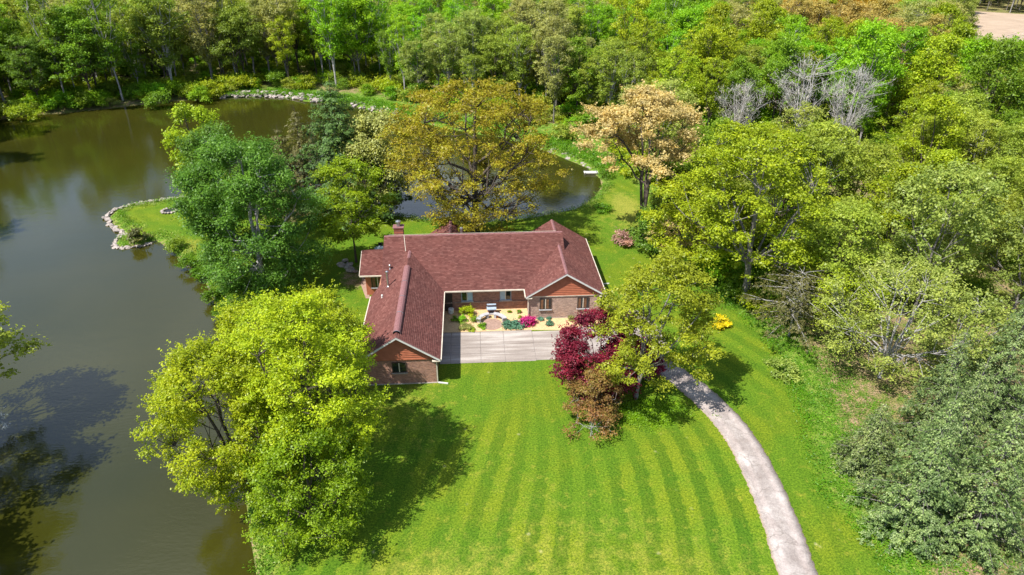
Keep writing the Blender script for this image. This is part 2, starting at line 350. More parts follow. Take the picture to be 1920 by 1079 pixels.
# western bank keeps clear of the frame; the far left bank closes the pond
pond = np.array(pond)
def dist_poly(P, poly, closed=True):
    """distance of points P (n,2) to the outline, and inside flag"""
    A = poly; B = np.roll(poly, -1, 0)
    if not closed: A, B = poly[:-1], poly[1:]
    d = np.full(len(P), 1e9); ins = np.zeros(len(P), bool)
    for a, b in zip(A, B):
        ab = b - a; t = np.clip(((P - a) @ ab) / (ab @ ab + 1e-12), 0, 1)
        q = a + t[:, None] * ab; d = np.minimum(d, np.hypot(*(P - q).T))
        if closed:
            c = (a[1] > P[:, 1]) != (b[1] > P[:, 1])
            if abs(b[1] - a[1]) > 1e-9:
                ins ^= c & (P[:, 0] < (b[0] - a[0]) * (P[:, 1] - a[1]) / (b[1] - a[1]) + a[0])
    return d, ins
def smooth_line(pts, n=8):
    """Catmull-Rom through the points"""
    P = np.array(pts, float); P = np.vstack([2 * P[0] - P[1], P, 2 * P[-1] - P[-2]]); out = []
    for i in range(1, len(P) - 2):
        for k in range(n):
            t = k / n; a, b, c, d = P[i - 1:i + 3]
            out.append(0.5 * ((2 * b) + (c - a) * t + (2 * a - 5 * b + 4 * c - d) * t * t + (-a + 3 * b - 3 * c + d) * t ** 3))
    out.append(P[-2]); return np.array(out)
drive_c = smooth_line([(19.2, 5), (19.7, 18), (20.0, 28), (20.5, 31.5), (20.85, 35.4), (20.98, 39.0), (20.75, 42.2), (20.2, 44.6), (19.2, 47.5),
                       (18.0, 49.9), (16.3, 52.7), (13.6, 55.6)])
clear = np.array([(-13, 0), (26.5, 0), (27.2, 22), (27.0, 30), (26.0, 34.5), (26.6, 38.4), (28.6, 44.8), (29.6, 51), (29.4, 56.5), (28.6, 61), (27.0, 66), (24.5, 74),
                  (25.8, 84), (26.5, 96), (24.5, 110), (26, 124), (18, 132), (6, 139), (-8, 148), (-20, 158), (-30, 165), (-45, 169), (-57, 167),
                  (-58, 140), (-55, 80), (-40, 60), (-25, 30)])
field = np.array([at(1828, 56, 15), at(1828, 25), at(2150, 46), at(2150, 88, 15)])
rng = np.random.default_rng(7)

# ------------------------------------------------------------------ ground sheet
def axis(lo, hi, step, far_lo, far_hi):
    a = [lo]; s = step
    while a[-1] > far_lo: s *= 1.16; a.append(a[-1] - s)
    b = [hi]; s = step
    while b[-1] < far_hi: s *= 1.16; b.append(b[-1] + s)
    return np.array(a[::-1][:-1] + list(np.arange(lo, hi, step)) + b)
gx = axis(-58, 46, 0.58, -2500, 2500); gy = axis(22, 112, 0.58, -600, 4000)
GX, GY = np.meshgrid(gx, gy); PP = np.stack([GX.ravel(), GY.ravel()], 1)
dp, inp = dist_poly(PP, pond)
sd = np.where(inp, -dp, dp)
def vnoise(x, y, s, seed=0):
    return (np.sin(x * s + seed) * np.cos(y * s * 1.3 + seed * 2.1) + np.sin(x * s * 2.1 + y * s * 1.7 + seed * 0.7) * 0.5) / 1.5
bank = np.clip((sd + 0.15) / 1.5, 0, 1); bank = bank * bank * (3 - 2 * bank)
z = np.where(sd < 0.0, np.maximum(-0.48 + sd * 0.4, -1.8), -0.48 + 0.48 * bank)
dclr, inclr = dist_poly(PP, clear)
away = np.where(inclr, 0, np.clip(dclr / 12, 0, 1))
z = z + np.where(sd > 0, away * (0.35 * vnoise(PP[:, 0], PP[:, 1], 0.11, 1) + 0.25), 0)
ddr, _ = dist_poly(PP, drive_c, False)
# gentle slope down behind the house towards the water
V = np.stack([PP[:, 0], PP[:, 1], z], 1)
nx, ny = len(gx), len(gy); idx = np.arange(nx * ny).reshape(ny, nx)
Fq = np.stack([idx[:-1, :-1].ravel(), idx[:-1, 1:].ravel(), idx[1:, 1:].ravel(), idx[1:, :-1].ravel()], 1)
gme = np_mesh('ground', V, Fq, smooth=True)
lawn = np.clip(np.where(inclr, dclr / 1.2, 0), 0, 1)
lawn *= np.clip((sd - 0.7) / 1.2, 0, 1)
lawn *= np.where((PP[:, 1] > 112) | ((PP[:, 0] < -25) & (PP[:, 1] > 104)), 0, 1)
dry = 0.27 + 0.30 * vnoise(PP[:, 0], PP[:, 1], 0.09, 3)
dry = np.where(PP[:, 0] < -30, 0.05, dry)
dry += 0.55 * np.exp(-((PP[:, 0] + 6) ** 2 / 60 + (PP[:, 1] - 28) ** 2 / 18))
dry += 0.6 * np.exp(-((PP[:, 0] + 36) ** 2 / 6 + (PP[:, 1] - 79.5) ** 2 / 30))
dry += 0.3 * np.exp(-((PP[:, 0] - 22) ** 2 / 5 + (PP[:, 1] - 91) ** 2 / 60))
soil = np.clip(np.where(inclr, 0, dclr / 4), 0, 1)
soil = np.where((PP[:, 0] > 20) & (PP[:, 1] < 62), np.clip(soil, 0, 0.62), soil)
soil *= np.where((PP[:, 1] > 62) & (PP[:, 1] < 100) & (PP[:, 0] > 24) & (PP[:, 0] < 50), 0.45, 1.0)
soil = np.maximum(soil, np.clip(1 - np.abs(sd) / 0.7, 0, 1) * 0.75)
dgr = np.exp(-((PP[:, 0] + 13.5) ** 2 / 6 + (PP[:, 1] - 71) ** 2 / 10)); soil = np.maximum(soil, dgr * 0.9)
lawn = np.where(PP[:, 1] > 200, 0.15, lawn)
ca = gme.color_attributes.new('mask', 'FLOAT_COLOR', 'POINT')
ca.data.foreach_set('color', np.stack([lawn, np.clip(dry, 0, 1), np.clip(soil, 0, 1), np.where(PP[:, 1] > 60, 0.3, np.where(PP[:, 0] > 21, 0.5, np.clip(0.85 - (PP[:, 1] - 38) * 0.05, 0.3, 0.85)))], 1).astype(np.float32).ravel())
# mowing lines: straight on the left, following the driveway on the right, round the point on the peninsula
az = rad(14); straight = PP[:, 0] * math.cos(az) - PP[:, 1] * math.sin(az)
wv = np.clip((PP[:, 0] - 2) / 9, 0, 1); wv = wv * wv * (3 - 2 * wv)
side = np.where(PP[:, 0] > np.interp(PP[:, 1], drive_c[:, 1], drive_c[:, 0]), 1, -1)
stripe = (1 - wv) * (straight + 0.0) + wv * (side * ddr + 12.5)
stripe = np.where(PP[:, 0] < -24, sd * 1.0, np.where(PP[:, 1] > 64, PP[:, 0] * 0.8 + PP[:, 1] * 0.4, stripe))
fa = gme.attributes.new('stripe', 'FLOAT', 'POINT'); fa.data.foreach_set('value', stripe.astype(np.float32))
setp(link('ground', gme, M['ground']), 'green lawn and woodland floor', kind='structure')
W = MB(); W.poly([(-2600, 1, WATER_Z), (40, 1, WATER_Z), (40, 175, WATER_Z), (-2600, 175, WATER_Z)])
# the water is one sheet cut to the pond's outline with a margin under the banks
cpd = pond.mean(0)
wme = bpy.data.meshes.new('pond_water')
bmw = bmesh.new()
vs = [bmw.verts.new((p[0], p[1], WATER_Z)) for p in pond]
fw = bmw.faces.new(vs); bmesh.ops.triangulate(bmw, faces=[fw])
for f_ in bmw.faces:
    if f_.normal.z < 0: f_.normal_flip()
bmw.to_mesh(wme); bmw.free()
setp(link('pond_water', wme, M['water']), 'calm brown pond reflecting blue sky and trees', kind='structure')
Fm = MB(); Fm.prism([tuple(p) for p in field], -0.5, 0.75)
setp(Fm.build('bare_field', M['sand']), 'bare tan field beyond the wood', kind='structure')

# ------------------------------------------------------------------ driveway and court
def ribbon(center, half, z0, name, mat):
    c = np.array(center); t = np.gradient(c, axis=0); t /= np.hypot(*t.T)[:, None]; nrm = np.stack([t[:, 1], -t[:, 0]], 1)
    hw = np.broadcast_to(np.asarray(half, float), (len(c),))
    cols = np.array([-1, -0.66, -0.33, 0, 0.33, 0.66, 1.0]); Vv = []; ac = []
    for k in cols:
        jit = (rng.random(len(c)) - 0.5) * (0.14 if abs(k) == 1 else 0)
        q = c + nrm * (k * hw + jit)[:, None]; Vv.append(np.column_stack([q, np.full(len(c), z0 + 0.03 * (1 - k * k))])); ac.append(np.full(len(c), k))
    for k, s in ((0, -1), (1, 1)):                          # skirts into the ground
        q = Vv[0 if k == 0 else 6].copy(); q[:, 2] = -0.15; Vv.append(q); ac.append(np.full(len(c), float(s)))
    n = len(c); Vv = np.vstack(Vv); ac = np.concatenate(ac); fs = []
    for a, b in ((0, 1), (1, 2), (2, 3), (3, 4), (4, 5), (5, 6), (7, 0), (6, 8)):
        i = np.arange(n - 1); fs.append(np.stack([a * n + i, b * n + i, b * n + i + 1, a * n + i + 1], 1))
    me = np_mesh(name, Vv, np.vstack(fs), True)
    at_ = me.attributes.new('across', 'FLOAT', 'POINT'); at_.data.foreach_set('value', ac.astype(np.float32))
    return link(name, me, mat)
fine = smooth_line(drive_c[::4], 10)
setp(ribbon(fine, 1.28, 0.03, 'driveway', M['drive']), 'pale worn driveway curving through the lawn', kind='structure')
apron = MB(); apron.prism([(8.3, 53.2), (14.4, 52.9), (16.2, 52.0), (18.6, 54.6), (18.4, 58.5), (17.0, 61.6), (14.2, 62.6), (12.9, 60.2), (8.9, 57.9)], -0.2, 0.022)
me = apron.mesh('apron'); setp(link('turning_area', me, M['drive']), 'grey paved turning area beside the house', kind='structure')
court = setp(bpy.data.objects.new('concrete_court', None), 'pale concrete court of square slabs between the two wings', kind='structure'); COL.objects.link(court)
xs = [-3.55, -2.55, 0.35, 2.65, 5.55]; ys0 = [52.85, 54.35, 55.85, 58.25]
s = MB(); s.box(-3.5, 8.3, 53.0, 57.9, -0.2, 0.012); s.build('joint_bed', M['drive'], court)
for i in range(4):
    for j in range(3):
        y1t = ys0[j + 1]
        s = MB(); g_ = 0.018
        s.box(xs[i] + g_, xs[i + 1] - g_, ys0[j] + g_, y1t - g_, -0.2, 0.045 + 0.006 * ((i * 3 + j) % 3))
        s.build('slab', M['concrete'], court, bevel=0.012)
for x0, x1, y0, y1 in ((5.55, 8.5, 52.95, 55.5), (5.55, 8.7, 55.5, 58.0)):
    s = MB(); s.box(x0 + 0.03, x1, y0 + 0.02, y1 - 0.02, -0.2, 0.05); s.build('slab', M['concrete'], court, bevel=0.012)

# ------------------------------------------------------------------ the house
H0 = 2.8
house = thing('brick_house', 'sprawling single storey brick house with dusty red shingle roof and two front gables', 'house', (0, 60, 0))
HO = Vector((0, 60, 0))
def hp(mb, name, mat, parent=None, kind=None, bevel=0):
    """build a part of the house; shapes are given in place coordinates"""
    mb.v = [(v[0], v[1] - 60, v[2]) for v in mb.v]
    return mb.build(name, mat, parent or house, kind=kind, bevel=bevel)
def clip_poly(poly, conv):
    out = list(poly)
    for i in range(len(conv)):
        a = conv[i]; b = conv[(i + 1) % len(conv)]; inp_ = out; out = []
        if not inp_: return out
        side_ = lambda p: (b[0] - a[0]) * (p[1] - a[1]) - (b[1] - a[1]) * (p[0] - a[0])
        for k in range(len(inp_)):
            p = inp_[k]; q = inp_[(k + 1) % len(inp_)]; sp_, sq = side_(p), side_(q)
            if sp_ >= 0: out.append(p)
            if (sp_ >= 0) != (sq >= 0):
                t = sp_ / (sp_ - sq); out.append((p[0] + (q[0] - p[0]) * t, p[1] + (q[1] - p[1]) * t))
    return out
roof_mb = MB()
def slope(o, u, v, conv, exposure=0.18, tab=0.30, seed=1):
    """a roof slope laid in courses of single tabs; o eave corner, u along eave, v up the slope (unit), conv polygon in (u,v)"""
    o, u, v = Vector(o), Vector(u).normalized(), Vector(v).normalized(); nrm = u.cross(v)
    if nrm.z < 0: nrm = -nrm
    R = random.Random(seed)
    area = sum(conv[i][0] * conv[(i + 1) % len(conv)][1] - conv[(i + 1) % len(conv)][0] * conv[i][1] for i in range(len(conv)))
    if area < 0: conv = conv[::-1]
    us = [p[0] for p in conv]; vs_ = [p[1] for p in conv]
    j = 0; vv = min(vs_)
    while vv < max(vs_):
        x = min(us) - tab * (0.5 if j % 2 else 0.0) - R.random() * 0.08
        while x < max(us):
            w = tab * (0.9 + 0.2 * R.random())
            q = clip_poly([(x, vv), (x + w - 0.008, vv), (x + w - 0.008, vv + exposure), (x, vv + exposure)], conv)
            if len(q) >= 3:
                hgt = 0.024 + 0.014 * R.random(); top = []
                for a_, b_ in q:
                    k = 1 - (b_ - vv) / exposure
                    top.append(o + u * a_ + v * b_ + nrm * (0.012 + hgt * k))
                roof_mb.poly(top)
                lo = [p for p, c_ in zip(top, q) if c_[1] < vv + 1e-4]
                if len(lo) == 2:
                    d_ = nrm * (0.012 + hgt); roof_mb_tail.append((lo[0], lo[1], lo[1] - d_, lo[0] - d_))
            x += w
        vv += exposure; j += 1
roof_mb_tail = []
deck = MB()
def deckpoly(pts3, th=0.12): deck.extrude(pts3, (0, 0, -th))
sg = 0.66                                                  # gable pitch
# garage wing
GX0, GX1, GYf, GYb = -10.6, -3.25, 49.6, 66.6; gxm = (GX0 + GX1) / 2; gz = H0 + sg * (GX1 - GX0) / 2
L = math.hypot(gxm - GX0, gz - H0)
slope((GX1, GYf, H0), (0, 1, 0), (gxm - GX1, 0, gz - H0), [(0, 0), (13.2, 0), (17.6, L), (0, L)], seed=2)
slope((GX0, GYf, H0), (0, 1, 0), (gxm - GX0, 0, gz - H0), [(0, 0), (11.6, 0), (17.6, L), (0, L)], seed=3)
deckpoly([(GX1, GYf, H0 - .005), (GX1, GYf + 13.2, H0 - .005), (gxm, GYf + 17.6, gz - .005), (gxm, GYf, gz - .005)])
deckpoly([(GX0, GYf, H0 - .005), (gxm, GYf, gz - .005), (gxm, GYf + 17.6, gz - .005), (GX0, GYf + 11.6, H0 - .005)])
# main block
MX0, MX1, MYf, MYr, MYb, MZ = -9.75, 9.75, 61.85, 68.6, 74.2, 6.17
Lf = math.hypot(MYr - MYf, MZ - H0); Lb = math.hypot(MYb - MYr, MZ - H0)
slope((MX0, MYf, H0), (1, 0, 0), (0, MYr - MYf, MZ - H0), [(0, 0), (19.5, 0), (19.5, Lf), (0, Lf)], seed=4)
slope((MX0, MYb, H0), (1, 0, 0), (0, MYr - MYb, MZ - H0), [(0, 0), (19.5, 0), (19.5, Lb), (0, Lb)], seed=5)
deckpoly([(MX0, MYf, H0 - .005), (MX1, MYf, H0 - .005), (MX1, MYr, MZ - .005), (MX0, MYr, MZ - .005)])
deckpoly([(MX0, MYb, H0 - .005), (MX0, MYr, MZ - .005), (MX1, MYr, MZ - .005), (MX1, MYb, H0 - .005)])
# east wing
EX0, EX1, EYf, EYb = 5.1, 13.3, 60.15, 73.9; exm = (EX0 + EX1) / 2; ez = H0 + 0.62 * (EX1 - EX0) / 2
Le = math.hypot(exm - EX0, ez - H0); LY = EYb - EYf
slope((EX1, EYf, H0), (0, 1, 0), (exm - EX1, 0, ez - H0), [(0, 0), (LY, 0), (LY, Le), (0, Le)], seed=6)
slope((EX0, EYf, H0), (0, 1, 0), (exm - EX0, 0, ez - H0), [(0, 0), (LY, 0), (LY, Le), (0, Le)], seed=7)
deckpoly([(EX1, EYf, H0 - .005), (EX1, EYb, H0 - .005), (exm, EYb, ez - .005), (exm, EYf, ez - .005)])
deckpoly([(EX0, EYf, H0 - .005), (exm, EYf, ez - .005), (exm, EYb, ez - .005), (EX0, EYb, H0 - .005)])
# rear west gable
RX, RW, RYb, rz_ = -2.72, 3.3, 75.3, 5.0
Lr = math.hypot(RW, rz_ - H0)
for sgn, sd_ in ((1, 8), (-1, 9)):
    slope((RX + sgn * RW, 68.9, H0), (0, 1, 0), (-sgn * RW, 0, rz_ - H0), [(0, 0), (RYb - 68.9, 0), (RYb - 68.9, Lr), (0, Lr)], seed=sd_)
    deckpoly([(RX + sgn * RW, 68.9, H0 - .005), (RX + sgn * RW, RYb, H0 - .005), (RX, RYb, rz_ - .005), (RX, 68.9, rz_ - .005)])
# low side room on the left
SX0, SX1, SYf, SYb, SZ = -12.45, -9.6, 66.05, 69.3, 4.15
Ls = math.hypot(SYb - SYf, SZ - 2.7)
slope((SX0, SYf, 2.7), (1, 0, 0), (0, SYb - SYf, SZ - 2.7), [(0, 0), (SX1 - SX0, 0), (SX1 - SX0, Ls), (0, Ls)], seed=10)
slope((SX0, 72.5, 2.7), (1, 0, 0), (0, SYb - 72.5, SZ - 2.7), [(0, 0), (SX1 - SX0, 0), (SX1 - SX0, Ls), (0, Ls)], seed=11)
deckpoly([(SX0, SYf, 2.695), (SX1, SYf, 2.695), (SX1, SYb, SZ - .005), (SX0, SYb, SZ - .005)])
deckpoly([(SX0, 72.5, 2.695), (SX0, SYb, SZ - .005), (SX1, SYb, SZ - .005), (SX1, 72.5, 2.695)])
for q in roof_mb_tail: roof_mb.poly(q)
roof = hp(deck, 'roof', M['ridgecap'])
# join each tab's face with its butt edge is not needed: tabs stay loose pieces of one layer
rv = [(v[0], v[1] - 60, v[2]) for v in roof_mb.v]
sme = bpy.data.meshes.new('shingles'); sme.from_pydata(rv, [], roof_mb.f); sme.update()
link('shingles', sme, M['shingle'], roof, kind='stuff')
# ridge caps
rc = MB()
def cap(a, b, w=0.16):
    a, b = Vector(a), Vector(b); d = b - a; n_ = max(1, int(d.length / 0.3)); x = d.normalized().cross(Vector((0, 0, 1)))
    for i in range(n_):
        p, q = a + d * i / n_, a + d * (i + 1) / n_; up = Vector((0, 0, 0.045 + 0.012 * (i % 2)))
        rc.poly([p + up, q + up, q + x * w - Vector((0, 0, w * 0.5)) + up, p + x * w - Vector((0, 0, w * 0.5)) + up])
        rc.poly([p + up, p - x * w - Vector((0, 0, w * 0.5)) + up, q - x * w - Vector((0, 0, w * 0.5)) + up, q + up])
cap((MX0, MYr, MZ), (MX1, MYr, MZ)); cap((exm, EYf, ez), (exm, 67.0, ez)); cap((exm, 69.5, ez), (exm, EYb, ez)); cap((gxm, 65.0, gz), (gxm, 67.0, gz))
cap((RX, 70, rz_), (RX, RYb, rz_))
me = bpy.data.meshes.new('ridge_cap'); me.from_pydata([(v[0], v[1] - 60, v[2]) for v in rc.v], [], rc.f)
link('ridge_cap', me, M['ridgecap'], roof, kind='stuff')
rvn = MB()
prof = [(-0.34, -0.20), (-0.30, 0.02), (-0.16, 0.14), (0, 0.17), (0.16, 0.14), (0.30, 0.02), (0.34, -0.20)]
rvn.extrude([(gxm + a, 50.35, gz + b) for a, b in prof], (0, 12.6, 0))
hp(rvn, 'ridge_vent', M['ridgecap'])
for yy in (50.35, 53.6, 56.6, 59.6):
    b_ = MB(); b_.extrude([(gxm + a * 1.04, yy, gz + (c if c < 0 else c * 1.06 + .006)) for a, c in prof], (0, 0.07, 0)); hp(b_, 'vent_band', M['steel'])
# walls
def wallbox(x0, x1, y0, y1, z1=H0 - 0.12, mat='brick'):
    w = MB(); w.box(x0, x1, y0, y1, -0.3, z1); return hp(w, 'wall', M[mat])
wallbox(-10.1, -3.7, 50.05, 66.0); wallbox(-9.4, 9.4, 62.62, 73.8); wallbox(5.45, 12.85, 60.5, 73.6, mat='brick_pale'); wallbox(RX - 2.9, RX + 2.9, 73, 75.0)
wallbox(-11.95, -9.5, 66.6, 72.2, 2.55, 'siding')
def gable(x0, x1, y, apex, mat='siding', face=-1):
    """lapped siding boards stepping up a gable"""
    g_ = MB(); xm_ = (x0 + x1) / 2; n_ = 9; hh = apex - (H0 - 0.10)
    for i in range(n_ + 3):
        za = H0 - 0.12 + hh * i / (n_ + 3); zb = za + hh / (n_ + 3)
        ka = 1 - (za - (H0 - .12)) / hh; kb = max(0.02, 1 - (zb - (H0 - .12)) / hh)
        p = [(xm_ - (xm_ - x0) * ka, y + face * 0.075, za), (xm_ + (x1 - xm_) * ka, y + face * 0.075, za), (xm_ + (x1 - xm_) * kb, y + face * 0.02, zb), (xm_ - (xm_ - x0) * kb, y + face * 0.02, zb)]
        q = [(v[0], y + 0.05 * -face, v[2]) for v in p]
        k = len(g_.v); g_.v += p + q; g_.f += [(k, k + 1, k + 2, k + 3), (k + 4, k + 7, k + 6, k + 5), (k, k + 4, k + 5, k + 1), (k + 1, k + 5, k + 6, k + 2), (k + 2, k + 6, k + 7, k + 3), (k + 3, k + 7, k + 4, k)]
    hp(g_, 'siding', M[mat], kind='stuff')
gable(-10.05, -3.75, 50.05, gz - 0.20); gable(5.5, 12.8, 60.5, ez - 0.20); gable(5.5, 12.8, 73.6, ez - 0.20, face=1)
gable(RX - 2.85, RX + 2.85, 75.0, rz_ - 0.20, face=1)
for xx in (MX0 + 0.35, MX1 - 0.25):                        # gable ends of the main block
    g_ = MB(); g_.extrude([(xx, 62.7, H0 - .12), (xx, 73.5, H0 - .12), (xx, MYr, MZ - 0.28)], (0.1, 0, 0)); hp(g_, 'gable_end', M['siding'])
# brick soldier line and footing
for x0, x1, y in ((-10.1, -3.7, 50.05), (5.45, 12.85, 60.5)):
    b_ = MB(); b_.box(x0 - .02, x1 + .02, y - 0.10, y - 0.003, -0.2, 0.06); hp(b_, 'footing', M['concrete'])
    b_ = MB(); b_.box(x0, x1, y - 0.085, y - 0.003, H0 - 0.21, H0 - 0.125); hp(b_, 'frieze_board', M['cream' if y > 55 else 'siding'])
b_ = MB(); b_.box(-3.7, 5.45, 62.52, 62.617, 0.95, 1.03); hp(b_, 'ledge', M['brick_pale'])
# rakes, fascia, gutters
def rake(x0, x1, y, apex, z0=H0):
    xm_ = (x0 + x1) / 2
    for xa in (x0, x1):
        r_ = MB(); dz = 0.21
        r_.extrude([(xa, y - 0.045, z0 - dz), (xm_, y - 0.045, apex - dz), (xm_, y - 0.045, apex + 0.0), (xa, y - 0.045, z0 + 0.0)], (0, 0.04, 0)); hp(r_, 'rake_board', M['white'])
        e_ = MB(); e_.extrude([(xa, y - 0.055, z0 + 0.002), (xm_, y - 0.055, apex + 0.002), (xm_, y - 0.055, apex + 0.055), (xa, y - 0.055, z0 + 0.055)], (0, 0.05, 0)); hp(e_, 'drip_edge', M['ridgecap'])
rake(GX0, GX1, GYf, gz); rake(EX0, EX1, EYf, ez)
for x0, x1, y in ((GX1 - 0.72, GX1, GYf), (GX0, GX0 + 0.72, GYf), (EX0, EX0 + 0.65, EYf), (EX1 - 0.65, EX1, EYf)):
    b_ = MB(); b_.box(x0, x1, y - 0.04, y + 0.42, H0 - 0.24, H0 - 0.17); hp(b_, 'eave_return', M['cream'])
def gutter(a, b, name='gutter', mat='cream', w=0.12, h=0.13):
    g_ = MB(); g_.beam(a, b, w, h); hp(g_, name, M[mat])
gutter((GX1 + .06, GYf, H0 - 0.05), (GX1 + .06, 61.75, H0 - 0.05)); gutter((GX0 - .06, GYf, H0 - 0.05), (GX0 - .06, 61.2, H0 - 0.05))
gutter((GX1 + .12, MYf - .06, H0 - 0.05), (EX0 - .12, MYf - .06, H0 - 0.05)); gutter((EX0 - .06, EYf, H0 - 0.05), (EX0 - .06, 61.8, H0 - 0.05))
gutter((EX1 + .06, EYf, H0 - 0.05), (EX1 + .06, EYb, H0 - 0.05)); gutter((SX0 + .0, SYf - .06, 2.64), (SX1, SYf - .06, 2.64))
for a, b in (((MX0 + .02, SYf + 3.3, 4.62), (MX0 + .02, MYr, MZ - .02)), ((SX0 - 0.03, SYf, 2.66), (SX0 - 0.03, SYb, SZ - .04))):
    gutter(a, b, 'verge', 'cream', 0.05, 0.12)
gutter((-10.45, 60.6, 2.75), (-9.72, 62.6, 2.75), 'flashing', 'steel', 0.08, 0.08)
for x, y in ((-3.62, 50.0), (5.36, 60.42)):
    d_ = MB(); d_.box(x - .05, x + .05, y - .06, y + .02, 0.05, H0 - .2); hp(d_, 'downspout', M['cream'])
d_ = MB(); d_.beam((-3.6, 49.95, 0.08), (-2.7, 49.75, 0.06), 0.12, 0.09); hp(d_, 'downspout_foot', M['white'])
for (xa, ya), (xb, yb) in (((GX0, 57.0), (GX0 - 1.3, 57.2)), ((GX0, 56.0), (GX0 - 1.2, 56.1)), ((EX1, 67.4), (EX1 + 1.9, 67.5))):
    d_ = MB(); d_.beam((xa - .02 if xb < xa else xa + .1, ya, 0.10), (xb, yb, 0.07), 0.11, 0.09); hp(d_, 'downspout_foot', M['white'])
# soffit under the main eave
s_ = MB(); s_.box(GX1 + .05, EX0 - .05, MYf + 0.02, 62.6, H0 - 0.20, H0 - 0.135); hp(s_, 'soffit', M['cream'])
# windows: frame > pane, sill
def window(x0, x1, y, z0, z1, kind='dark', name='window'):
    f_ = MB(); t = 0.07
    f_.box(x0, x1, y - 0.07, y - 0.004, z1 - t, z1); f_.box(x0, x1, y - 0.07, y - 0.004, z0, z0 + t)
    f_.box(x0, x0 + t, y - 0.07, y - 0.004, z0 + t, z1 - t); f_.box(x1 - t, x1, y - 0.07, y - 0.004, z0 + t, z1 - t)
    xm_ = (x0 + x1) / 2
    fr = hp(f_, name, M['darkframe' if kind == 'dark' else 'bluegrey'])
    m_ = MB(); m_.box(xm_ - 0.04, xm_ + 0.04, y - 0.075, y - 0.006, z0 + t, z1 - t); hp(m_, 'mullion', M['cream'], fr)
    for a, b, k in ((x0 + t, xm_ - 0.04, 0), (xm_ + 0.04, x1 - t, 1)):
        p_ = MB(); p_.box(a, b, y - 0.035, y - 0.015, z0 + t, z1 - t)
        mm = 'glass'
        if kind == 'left' and k == 1 or kind == 'right' and k == 0: mm = 'curtain'
        hp(p_, 'pane', M[mm], fr)
        if kind == 'dark' and y > 55:
            p_ = MB(); w_ = (b - a); p_.box(a + w_ * .1, a + w_ * .62, y - 0.042, y - 0.036, z0 + t, z1 - t - 0.06); hp(p_, 'blind', M['wood_inner'], fr)
    s2 = MB(); s2.box(x0 - 0.07, x1 + 0.07, y - 0.16, y - 0.004, z0 - 0.10, z0 - 0.002); hp(s2, 'sill', M['concrete' if y < 55 else 'concrete_grey'], fr)
window(-7.55, -6.3, 50.05, 1.25, 2.35)
window(6.55, 7.75, 60.5, 1.1, 2.4); window(10.45, 11.65, 60.5, 1.1, 2.4)
window(-1.5, -0.3, 62.62, 1.15, 2.45, 'left'); window(2.55, 3.75, 62.62, 1.15, 2.45, 'right')
window(-11.35, -9.95, 66.6, 0.95, 2.3, 'dark')
# garage doors on the court side and front door
for y0 in (51.2, 55.2):
    d0 = MB(); d0.box(-3.7 + .004, -3.66, y0, y0 + 3.0, 0.02, 2.25); dr = hp(d0, 'garage_door', M['darkframe'])
    for k in range(4):
        p_ = MB(); p_.box(-3.658, -3.635, y0 + .06, y0 + 2.94, 0.08 + k * .54, 0.56 + k * .54); hp(p_, 'panel', M['wood_inner'], dr)
d0 = MB(); d0.box(-3.3, -2.45, 62.55, 62.616, 0.05, 2.1); dr = hp(d0, 'door', M['darkframe'])
k_ = MB(); k_.lathe([(0.0, 0), (0.04, 0.01), (0.04, 0.05), (0.0, 0.06)], 8, (-2.56, 62.52, 1.0)); hp(k_, 'handle', M['steel'], dr)
# chimney and pipes
c_ = MB(); c_.box(-8.75, -7.75, 69.3, 70.1, 4.5, 6.75); ch = hp(c_, 'chimney', M['siding'])
for k in range(4):
    b_ = MB(); b_.box(-8.77, -7.73, 69.28, 70.12, 5.5 + k * .3, 5.53 + k * .3); hp(b_, 'lap_board', M['ridgecap'], ch)
c_ = MB(); c_.box(-8.85, -7.65, 69.2, 70.2, 6.75, 6.83); hp(c_, 'chimney_crown', M['ridgecap'], ch)
c_ = MB(); c_.lathe([(0.20, 0), (0.20, 0.38), (0.26, 0.40), (0.26, 0.46), (0.30, 0.48), (0.30, 0.60), (0.08, 0.70)], 16, (-8.25, 69.7, 6.83)); hp(c_, 'flue_cap', M['steel'], ch)
def main_z(y): return H0 + (y - MYf) * (MZ - H0) / (MYr - MYf)
def pipe(x, y, z0, h, r, name='vent_pipe', mat='steel'):
    p_ = MB(); p_.lathe([(r * 2.2, -0.15), (r * 1.2, 0.06), (r, 0.08), (r, h), (r * 1.45, h + .01), (r * 1.45, h + 0.16), (r * .4, h + 0.22)], 12, (x, y, z0)); hp(p_, name, M[mat])
pipe(-8.75, 61.0, H0 + (-8.75 - GX0) * sg, 1.55, 0.11)
pipe(-8.9, 64.6, main_z(64.6), 0.3, 0.08); pipe(-1.35, 69.3, MZ - 0.45, 0.75, 0.13)
pipe(-9.2, 59.3, H0 + (-9.2 - GX0) * sg, 0.12, 0.07, mat='white')
w_ = MB(); w_.beam((MX0 + 0.5, MYr - 0.02, MZ + 0.11), (MX1 - 0.7, MYr - 0.02, MZ + 0.11), 0.03, 0.03); hp(w_, 'ridge_cable', M['cream'])
w_ = MB(); w_.beam((-7.6, MYr - .05, MZ + 0.07), (-7.35, 66.6, main_z(66.6) + 0.06), 0.045, 0.03); hp(w_, 'roof_cable', M['cream'])

